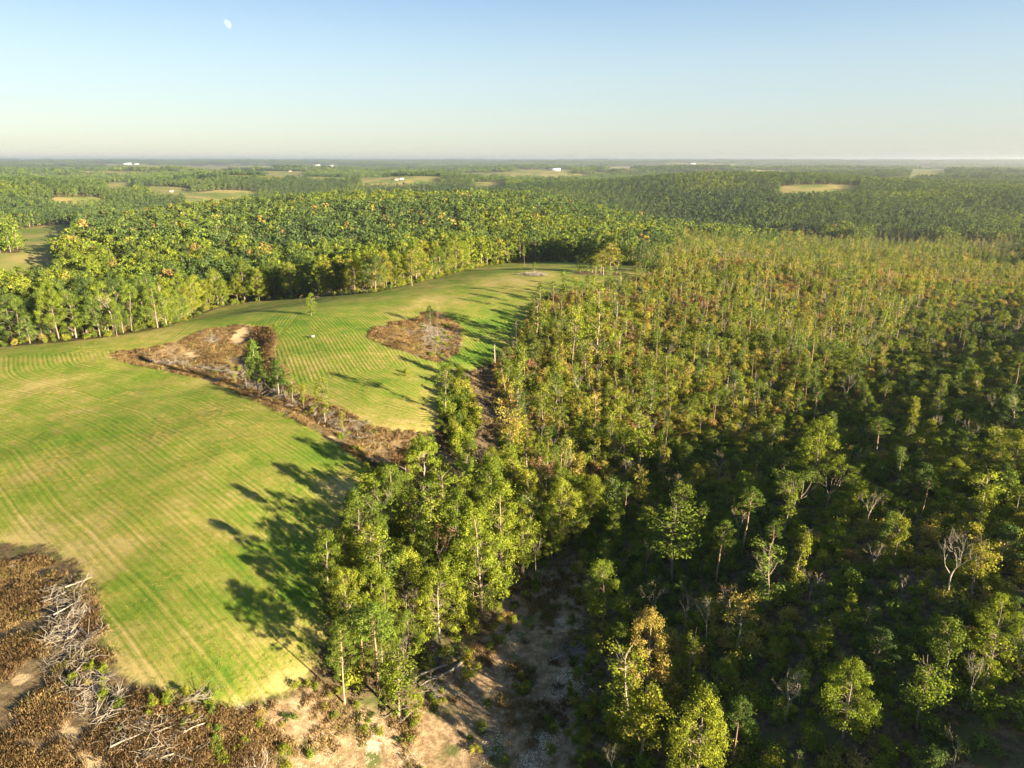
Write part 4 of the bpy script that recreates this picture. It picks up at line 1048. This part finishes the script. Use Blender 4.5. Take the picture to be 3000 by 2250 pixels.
fx, fy = jgrid(-2200, 2400, 700, 2600, 9.5); fd_ = np.hypot(fx, fy)
k = (fd_ > 1200) & (fd_ < 2500) & in_view(fx, fy, 120); fx, fy = fx[k], fy[k]
k = np.ones(len(fx), bool)
for P in PASTURES: k &= ~inside(P, fx, fy)
fx, fy = fx[k], fy[k]; fz = Z(fx, fy); nf = len(fx)
ftw = np.clip(.20 + .34 * (vnoise(fx / 160, fy / 160, 22) - .5) + rng.normal(0, .09, nf), .02, .9)
far_w = ~near_w
scatter('far_woodland', np.concatenate([np.stack([x, y, z], -1)[far_w], np.stack([fx, fy, fz], -1)]), far_broad, np.concatenate([hh[far_w] / 16, rng.uniform(.8, 1.2, nf)]), np.concatenate([tw[far_w], ftw]), 'rolling green woods of the middle distance', 'woodland')
gx, gy, gs = [], [], []
for r0, r1, sp, sc in ((2500, 4200, 30, 1.0), (4200, 7500, 62, 1.9), (7500, 16000, 150, 3.6), (16000, 20000, 300, 6.0)):
    n = int(.66 * (r1 * r1 - r0 * r0) * 2 / 2 / sp ** 2 * 1.1)
    rr = np.sqrt(rng.uniform(r0 * r0, r1 * r1, n)); a = rng.uniform(-.68, .68, n)
    gx.append(rr * np.sin(a)); gy.append(rr * np.cos(a)); gs.append(np.full(n, sc))
gx, gy, gs = map(np.concatenate, (gx, gy, gs))
k = np.ones(len(gx), bool)
for P in PASTURES: k &= ~inside(P, gx, gy)
# open country: irregular clearings in the distance
k &= far_open(gx, gy) < OPEN_T
gx, gy, gs = gx[k], gy[k], gs[k]; n = len(gx)
scatter('distant_forest', np.stack([gx, gy, Z(gx, gy) - .5], -1), grove_mesh, gs * rng.uniform(.8, 1.2, n), np.clip(.22 + .3 * (vnoise(gx / 700, gy / 700, 23) - .5) + rng.normal(0, .05, n), .02, .7),
        'far-off forest reaching the hazy horizon', 'forest', vscale=np.clip(1 / gs ** .75, .2, 1) * rng.uniform(.8, 1.25, n))
# undergrowth
x, y = jgrid(-60, 800, 55, 900, 2.4)
k = in_view(x, y, 60) & ~open_land(x, y, .2); x, y = x[k], y[k]
cut, clp, stp = in_cut(x, y), inside(CLUMP, x, y), inside(STRIP, x, y)
edge = (np.abs(sdist(FIELD, x, y)) < 9) & (rng.random(len(x)) < .35)
d = np.hypot(x, y)
k = (cut & (rng.random(len(x)) < np.where(d > 330, .45, .9))) | (clp & (rng.random(len(x)) < .5)) | stp | (edge & ~cut)
x, y, cut, stp, clp = x[k], y[k], cut[k], stp[k], clp[k]; z = Z(x, y); n = len(x)
hl = hollow(x, y)
tt = np.where(cut, (.56 + .6 * (vnoise(x / 22, y / 22, 33) - .5)) * (1 - hl) + hl * (.45 + .5 * (vnoise(x / 14, y / 14, 34) - .5)), .48) + rng.normal(0, .10, n)
sc = np.where(hl > .5, rng.uniform(.4, 1.25, n), rng.uniform(.45, 1.35, n)); sc[stp] = rng.uniform(.8, 1.6, stp.sum())
ex, ey = jgrid(-320, 330, 170, 520, 2.8)
ed = -sdist(FIELD, ex, ey); k = (ed > .5) & (ed < 16) & (rng.random(len(ex)) < np.clip(.75 - ed * .03, .2, .6)) & (project(ex, ey, Z(ex, ey))[1] < 1040) & ~inside(CUT, ex, ey)
ex, ey = ex[k], ey[k]; ne = len(ex)
x, y, z = np.r_[x, ex], np.r_[y, ey], np.r_[z, Z(ex, ey)]; sc = np.r_[sc, rng.uniform(.3, 1.1, ne)]; tt = np.r_[tt, rng.normal(.46, .14, ne)]
scatter('undergrowth', np.stack([x, y, z - .05], -1), shr_mesh, sc, np.clip(tt, .02, .98), 'tangle of low shrubs and brush under the thinned trees', 'brush', .08)

# brown weeds on the breaks, lower-left slope and edges
def weed_points(P, s, m=.0):
    lo, hi = P.min(0), P.max(0); x, y = jgrid(lo[0], hi[0], lo[1], hi[1], s, 1.0); k = (sdist(P, x, y) > m); return x[k], y[k]
weed_mesh = []
for i in range(5):
    V, F, lv = blades(900 + i, 120, .60, 1.05, .03, .8); weed_mesh.append(mesh_from('weed_clump', V, F, M_WEED, {'lv': lv}))
wx, wy = [], []
for P, s in ((NOTCH, .95), (ISLAND, 1.0), (LOWER, .66)):
    a, b = weed_points(P, s, -.6); wx.append(a); wy.append(b)
a, b = weed_points(CLEAR, 1.15); k = vnoise(a / 6, b / 6, 51) * .6 + vnoise(a / 2.2, b / 2.2, 52) * .4 > .46; wx.append(a[k]); wy.append(b[k])
a, b = weed_points(LANE, 1.2); k = rng.random(len(a)) < .4; wx.append(a[k]); wy.append(b[k])
wx, wy = np.concatenate(wx), np.concatenate(wy)
k = in_view(wx, wy, 40); wx, wy = wx[k], wy[k]
bare_n = vnoise(wx / 5.5, wy / 5.5, 53) * .65 + vnoise(wx / 1.8, wy / 1.8, 54) * .35
spot = np.zeros(len(wx))
for (px, py, rad) in SOIL:
    p = on_ground(px, py)[0]; spot += np.exp(-((wx - p[0]) ** 2 + (wy - p[1]) ** 2) / rad ** 2)
k = (bare_n > .42) & (rng.random(len(wx)) > spot * .85); wx, wy = wx[k], wy[k]; n = len(wx)
scatter('dry_weeds', np.stack([wx, wy, Z(wx, wy) - .03], -1), weed_mesh, rng.uniform(.55, 1.25, n), np.clip(.46 + .75 * (vnoise(wx / 7, wy / 7, 55) - .5) + rng.normal(0, .14, n), 0, 1), 'brown dry weeds filling the breaks and the lower slope', 'weeds', .08)
# field grass
gm = []
for i in range(5):
    V, F, lv = blades(930 + i, 60, .085, .7, .045, .9); gm.append(mesh_from('grass_tuft', V, F, M_GRASS, {'lv': lv}))
lo, hi = FIELD.min(0), FIELD.max(0)
x, y = rng.uniform(-150, 30, 60000), rng.uniform(60, 260, 60000)
k = in_view(x, y, 30) & (sdist(FIELD, x, y) > -1.0) & (sdist(NOTCH, x, y) < 0) & (sdist(LOWER, x, y) < 0); x, y = x[k], y[k]
k = rng.random(len(x)) < np.clip(150 / np.hypot(x, y), 0, 1) ** 2 * .8 * np.clip(1 - 1.6 * dryness(x, y), .05, 1); x, y = x[k], y[k]; n = len(x)
scatter('meadow_grass', np.stack([x, y, Z(x, y) - .02], -1), gm, rng.uniform(.6, 1.25, n), np.clip(.42 + .9 * (vnoise(x / 7, y / 7, 61) - .5) + rng.normal(0, .14, n), 0, 1), 'short mown grass of the hay field', 'grass', .05)
# loose stones of the clearing
stones = []
for i in range(3):
    r_ = np.random.default_rng(960 + i); t = (1 + 5 ** .5) / 2
    V = np.array([(-1,t,0),(1,t,0),(-1,-t,0),(1,-t,0),(0,-1,t),(0,1,t),(0,-1,-t),(0,1,-t),(t,0,-1),(t,0,1),(-t,0,-1),(-t,0,1)], float) / 1.9
    V *= r_.uniform(.7, 1.2, (12, 1)); V *= np.array([1, .8, .5])
    Fs = np.array([(0,11,5),(0,5,1),(0,1,7),(0,7,10),(0,10,11),(1,5,9),(5,11,4),(11,10,2),(10,7,6),(7,1,8),(3,9,4),(3,4,2),(3,2,6),(3,6,8),(3,8,9),(4,9,5),(2,4,11),(6,2,10),(8,6,7),(9,8,1)])
    stones.append(mesh_from('stone', V, Fs, M_STONE))
x, y = weed_points(CLEAR, .8)
k = (vnoise(x / 9, y / 9, 71) * .55 + vnoise(x / 2.5, y / 2.5, 72) * .45 > .64); x, y = x[k], y[k]
for (px, py, rx_, n_) in [(1665,1990,3.0,900),(1640,2020,2.0,300),(1590,2170,2.2,500),(1555,2240,2.2,500),(1500,1870,2,200),(720,2160,3,250),(1430,2180,3,300),(950,2210,3,200),(1100,2150,3,200)]:
    p = on_ground(px, py)[0]; x = np.r_[x, rng.normal(p[0], rx_ * .5, n_)]; y = np.r_[y, rng.normal(p[1], rx_ * .7, n_)]
n = len(x)
scatter('gravel', np.stack([x, y, Z(x, y)], -1), stones, rng.uniform(.03, .11, n), np.zeros(n), 'pale loose stones strewn over the clearing', 'gravel', .3)

# ------------------------------------------------------------------ brush rows: each fallen log a thing, the twigs between them stuff
LOGS = []
def row(pts_, n, length, phrase, spread=1.6, align=.35, zz=.7):
    g = on_ground([p[0] for p in pts_], [p[1] for p in pts_])
    seg = np.hypot(*np.diff(g, axis=0).T); cum = np.r_[0, np.cumsum(seg)]
    for i in range(n):
        s_ = cum[-1] * (i + rng.random()) / n; x = np.interp(s_, cum, g[:, 0]); y = np.interp(s_, cum, g[:, 1])
        kx = min(np.searchsorted(cum, s_, 'right') - 1, len(seg) - 1); dr = g[kx + 1] - g[kx]
        LOGS.append((x + rng.normal(0, spread * .5), y + rng.normal(0, spread * .5), math.atan2(dr[1], dr[0]) + rng.normal(0, align) + (math.pi if rng.random() < .5 else 0), length * rng.uniform(.55, 1.3), phrase, rng.uniform(0, zz)))
    return g
TW = []
def twig_line(g, n, spread):
    seg = np.hypot(*np.diff(g, axis=0).T); cum = np.r_[0, np.cumsum(seg)]; s_ = rng.uniform(0, cum[-1], n)
    TW.append(np.stack([np.interp(s_, cum, g[:, 0]) + rng.normal(0, spread, n), np.interp(s_, cum, g[:, 1]) + rng.normal(0, spread, n)], -1))
g = row([(185,1720),(205,1850),(205,1960),(260,2040),(330,2075)], 15, 4.6, 'long brush heap below the field', 2.0, .7); twig_line(g, 60, 1.6)
g = row([(370,2140),(480,2150),(580,2110)], 4, 4.5, 'low brush scatter at the field foot', 2.0, .5); twig_line(g, 14, 2.0)
g = row([(420,1052),(520,1070),(620,1085),(720,1110),(800,1150),(880,1190),(960,1230),(1030,1280),(1090,1320)], 30, 5.5, 'brush row across the field', 2.2, .4); twig_line(g, 110, 1.8)
g = row([(610,985),(625,1005)], 3, 3.5, 'small heap in the weedy break', 1.0, 1.0, .4); twig_line(g, 14, 1.2)
g = row([(1262,962),(1275,990),(1280,1020)], 9, 5.0, 'brush heap on the field island', 2.0, .8); twig_line(g, 70, 2.4)
g = row([(1245,1028),(1262,1034)], 3, 4.0, 'island tip', 1.0, .4, .3)
g = row([(930,870),(1010,862),(1070,855)], 8, 7.0, 'brush row under the treeline', 2.5, .4); twig_line(g, 40, 2.5)
g = row([(1235,815),(1290,802)], 5, 7.0, 'far brush row by the treeline', 2.5, .4); twig_line(g, 24, 2.5)
g = row([(1548,806),(1578,804)], 6, 5.0, 'brush mound in the far field', 2.0, 1.2, 1.6); twig_line(g, 60, 2.0)
g = row([(1255,2010),(1330,1975)], 2, 8.0, 'clearing edge under the clump', .8, .15, .2)
g = row([(1640,1925),(1720,1905)], 3, 6.0, 'upper right side of the clearing', 1.2, .5, .3); twig_line(g, 12, 1.2)
g = row([(1735,2025),(1760,2050)], 1, 4.0, 'right side of the clearing', .3, .2, .1)
g = row([(1270,1900),(1285,1960)], 2, 4.5, 'thicket foot beside the clearing', .8, .3, .3); twig_line(g, 10, 1.0)
g = row([(1460,1090),(1480,1130)], 3, 5.0, 'head of the dark lane', 1.5, .6, .3); twig_line(g, 10, 1.5)
g = row([(1140,2105),(1220,2095)], 2, 5.0, 'near tip of the clump', .8, .4, .2)
g = row([(380,2215),(560,2240)], 3, 3.5, 'bottom edge below the field', 1.5, .6, .2); twig_line(g, 7, 2.0)
g = row([(5,1665),(40,1668)], 2, 4.0, 'weeds at the far left edge', .6, .3, .2)
cnt = {}
for (x, y, a, L, ph, zl) in sorted(LOGS, key=lambda q: math.hypot(q[0], q[1])):
    c = cnt[ph] = cnt.get(ph, 0) + 1
    w, _ = L_LOG[int(rng.integers(len(L_LOG)))]; s = L / 7
    z = float(Z(np.array([x]), np.array([y]))[0])
    nth = 'nearest' if c == 1 else NTH[c - 1] + ' nearest'
    link('fallen_log', w, None, (x, y, z - .05 + zl), (rng.uniform(0, 6.28) * 0, rng.normal(0, .1), a), (s, s, max(s, .75)), label=f'bleached {"long" if L > 6 else "short"} fallen log, {nth} one at the {ph}', category='log', group='logs of the brush rows')
TW = np.concatenate(TW); n = len(TW)
tw_mesh = [joined('tw', *twigs(990 + i).meshes('tw', M_LEAF, M_DEAD)) for i in range(4)]
scatter('branch_litter', np.c_[TW, Z(TW[:, 0], TW[:, 1])], tw_mesh, rng.uniform(.7, 1.35, n), np.zeros(n), 'tangled bleached branches heaped between the fallen logs', 'branches', .1)
# green and tan shrubs growing out of the rows
px_ = [(430,1048),(690,1085),(865,1150),(760,1130),(640,1090),(905,1210),(1010,1290),(1050,1320),(830,1120),(1300,980),(1310,960),(1320,990),(1315,1020),(1290,1045),(1270,1000),(1240,960),(1300,1010),(1265,1040),(330,2080),(420,2090),(1700,2080),(1715,1960),(1690,2150),(1730,2200),(1640,2120),(1700,1880),(1460,1800),(1350,1940),(1240,2050),(1560,1720),(1400,2150),(1520,2010),(560,2090),(600,2075),(640,2170),(700,2195),(470,2060),(250,1980),(280,1975),(800,970),(810,960),(1190,1100)]
q = on_ground([p[0] for p in px_], [p[1] for p in px_])
q = np.repeat(q, 4, 0) + rng.normal(0, 1.2, (len(q) * 4, 2)); a, b = weed_points(CLEAR, 1.5); c_ = sdist(CLEAR, a, b); k = (rng.random(len(a)) < np.where(c_ < 3.5, .38, .03)); q = np.concatenate([q, np.stack([a[k], b[k]], -1)]); n = len(q)
scatter('brush_shrubs', np.c_[q, Z(q[:, 0], q[:, 1]) - .1], shr_mesh, rng.uniform(.3, .62, n), np.clip(rng.normal(.45, .14, n), .1, .9), 'low green shrubs sprouting among the brush rows', 'shrubs', .08)

# ------------------------------------------------------------------ small built things
def box(x0, x1, y0, y1, z0, z1):
    V = [(x0,y0,z0),(x1,y0,z0),(x1,y1,z0),(x0,y1,z0),(x0,y0,z1),(x1,y0,z1),(x1,y1,z1),(x0,y1,z1)]
    return V, [(0,3,2,1),(4,5,6,7),(0,1,5,4),(1,2,6,5),(2,3,7,6),(3,0,4,7)]
def feeder():
    p = on_ground(917, 990)[0]; z = float(Z(np.array([p[0]]), np.array([p[1]]))[0])
    r_ = link('feeder_stand', None, None, (p[0], p[1], z), (0, 0, .3), (.8, .8, .8), label='small white-topped feeder stand alone in the hay field', category='feeder')
    for sx in (-.45, .45):
        for sy in (-.3, .3): link('leg', mesh_from('leg', *box(sx - .05, sx + .05, sy - .05, sy + .05, -.1, .9), M_WOOD), r_)
    link('tray', mesh_from('tray', *box(-.55, .55, -.4, .4, .45, .62), M_WOOD), r_)
    V = [(-.75,-.6,.9),(.75,-.6,.9),(.75,.6,.9),(-.75,.6,.9),(-.75,-.6,.97),(.75,-.6,.97),(.75,.6,.97),(-.75,.6,.97),(-.75,0,1.2),(.75,0,1.2)]
    link('roof', mesh_from('roof', V, [(0,3,2,1),(0,1,5,4),(2,3,7,6),(4,5,9,8),(6,7,8,9),(1,2,6,9,5),(3,0,4,8,7)], M_WHITE), r_)
feeder()
def barn(px, py, wide, label, roof=M_ROOF, L=None, Hh=None):
    p = on_ground(px, py)[0]; d = math.hypot(*p); w = wide * .85 * d / FPX; L = w; D = w * .42; h = max(w * .12, 2.8); e = h * .75
    z = float(Z(np.array([p[0]]), np.array([p[1]]))[0])
    r_ = link('farm_building', None, None, (p[0], p[1], z - .4), (0, 0, math.atan2(-p[0], p[1]) + rng.normal(0, .25)), label=label, category='building')
    a, b = L / 2, D / 2
    V = [(-a,-b,0),(a,-b,0),(a,b,0),(-a,b,0),(-a,-b,h),(a,-b,h),(a,b,h),(-a,b,h),(-a,0,h+e),(a,0,h+e)]
    link('wall', mesh_from('wall', V, [(0,1,5,4),(2,3,7,6),(1,2,6,9,5),(3,0,4,8,7)], M_WHITE), r_)
    o = .5; t = .25; V = []
    for sx in (-a - o, a + o):
        V += [(sx,-b-o,h-o*e/b+.05),(sx,0,h+e+.05),(sx,b+o,h-o*e/b+.05),(sx,-b-o,h-o*e/b+t),(sx,0,h+e+t),(sx,b+o,h-o*e/b+t)]
    F = [(0,1,7,6),(1,2,8,7),(3,9,10,4),(4,10,11,5),(0,6,9,3),(2,5,11,8),(0,3,4,1),(1,4,5,2),(6,7,10,9),(7,8,11,10)]
    link('roof', mesh_from('roof', V, F, roof), r_)
    for k in (-.28, .0, .28):
        link('door' if k == 0 else 'window', mesh_from('opening', *box(a * 2 * k - w * .05, a * 2 * k + w * .05, -b - .04, -b + .02, (0 if k == 0 else h * .45), h * .8), M_DARK), r_)
for (px, py, wd, lb, rf) in [(1625,500,36,'long white barn in the far middle distance',M_ROOF),(2027,482,20,'white barn on the horizon right of the centre',M_ROOF),(1559,494,8,'tiny white house left of the long white barn',M_ROOF),
   (928,487,22,'pair of white poultry sheds far off above the pastures, wider one',M_ROOF),(970,487,12,'narrower white shed beside the wider far shed',M_ROOF),(1160,527,16,'white farmhouse beside the near pasture of the middle distance',M_RUST),(1176,526,14,'pale outbuilding next to the white farmhouse',M_ROOF),
   (1345,523,14,'white barn standing behind a dark round tree in the distance',M_ROOF),(1314,494,12,'white shed below the horizon near the centre',M_ROOF),(849,502,10,'small red-roofed house in the far pasture',M_RUST),(373,482,22,'white building near the horizon on the left',M_ROOF),(400,482,12,'pale shed beside the white building on the left horizon',M_ROOF),
   (551,509,9,'tiny white house among far trees on the left',M_RUST),(502,562,10,'pale little shed in the left middle pasture',M_WOOD)]:
    barn(px, py, wd, lb, rf)

# ------------------------------------------------------------------ moon
def moon():
    g = N('painted_moon_phase'); geo = g.n.new('ShaderNodeNewGeometry')
    x, f, d = ray(664, 72); D = 90000.0; v = Vector((float(x), float(f), float(d))).normalized()
    right = v.cross(Vector((0, 0, 1))).normalized(); upv = right.cross(v)
    lit = (right * .80 + upv * .45 - v * .42).normalized()
    dt = g.n.new('ShaderNodeVectorMath'); dt.operation = 'DOT_PRODUCT'; g.l.new(geo.outputs['Normal'], dt.inputs[0]); dt.inputs[1].default_value = lit
    fac = g.step(dt.outputs['Value'], -.05, .5)  # gibbous phase painted into the emission; the sun lamp does not shade it
    n = g.noise(.0035, 3)
    em = g.n.new('ShaderNodeEmission'); em.inputs[0].default_value = (1, .98, .94, 1)
    g.l.new(g.math('MULTIPLY', fac, g.math('MULTIPLY', g.lin(n, .3, .7, .75, 1.1), g.math('SUBTRACT', 1, geo.outputs['Backfacing']))), em.inputs[1])
    global MOON_EM; MOON_EM = em
    sc_ = g.math('MULTIPLY', em.inputs[1].links[0].from_socket, .055); g.l.new(sc_, em.inputs[1])
    tr = g.n.new('ShaderNodeBsdfTransparent'); ad = g.n.new('ShaderNodeAddShader'); g.l.new(tr.outputs[0], ad.inputs[0]); g.l.new(em.outputs[0], ad.inputs[1])
    m = g.done(ad.outputs[0])
    u, w = np.meshgrid(np.linspace(0, 2 * np.pi, 33)[:-1], np.linspace(0, np.pi, 17)); V = np.stack([np.cos(u) * np.sin(w), np.sin(u) * np.sin(w), np.cos(w)], -1).reshape(-1, 3) * (11.0 / FPX * D)
    i, j = np.meshgrid(np.arange(16), np.arange(32), indexing='ij'); i, j = i.ravel(), j.ravel(); j2 = (j + 1) % 32
    F = np.stack([i * 32 + j, (i + 1) * 32 + j, (i + 1) * 32 + j2, i * 32 + j2], -1)
    link('moon', mesh_from('moon', V, F, m, None, True), None, Vector((0, 0, CAMZ)) + v * D, label='pale daytime gibbous moon high in the clear sky', category='moon')
moon()

# ------------------------------------------------------------------ haze
def haze():
    m, n, l = new_mat('haze_air'); o_ = n.new('ShaderNodeOutputMaterial'); v = n.new('ShaderNodeVolumePrincipled')
    v.inputs['Color'].default_value = (.86, .92, 1.0, 1); v.inputs['Density'].default_value = HAZE; v.inputs['Anisotropy'].default_value = 0.65
    l.new(v.outputs[0], o_.inputs['Volume'])
    V, F = box(-22500, 22500, -22500, 22500, -75, CAMZ + 40)
    link('haze', mesh_from('haze', V, F, m), kind='stuff', label='thin blue evening haze over the far country', category='haze')
HAZE = 6.5e-5
haze()
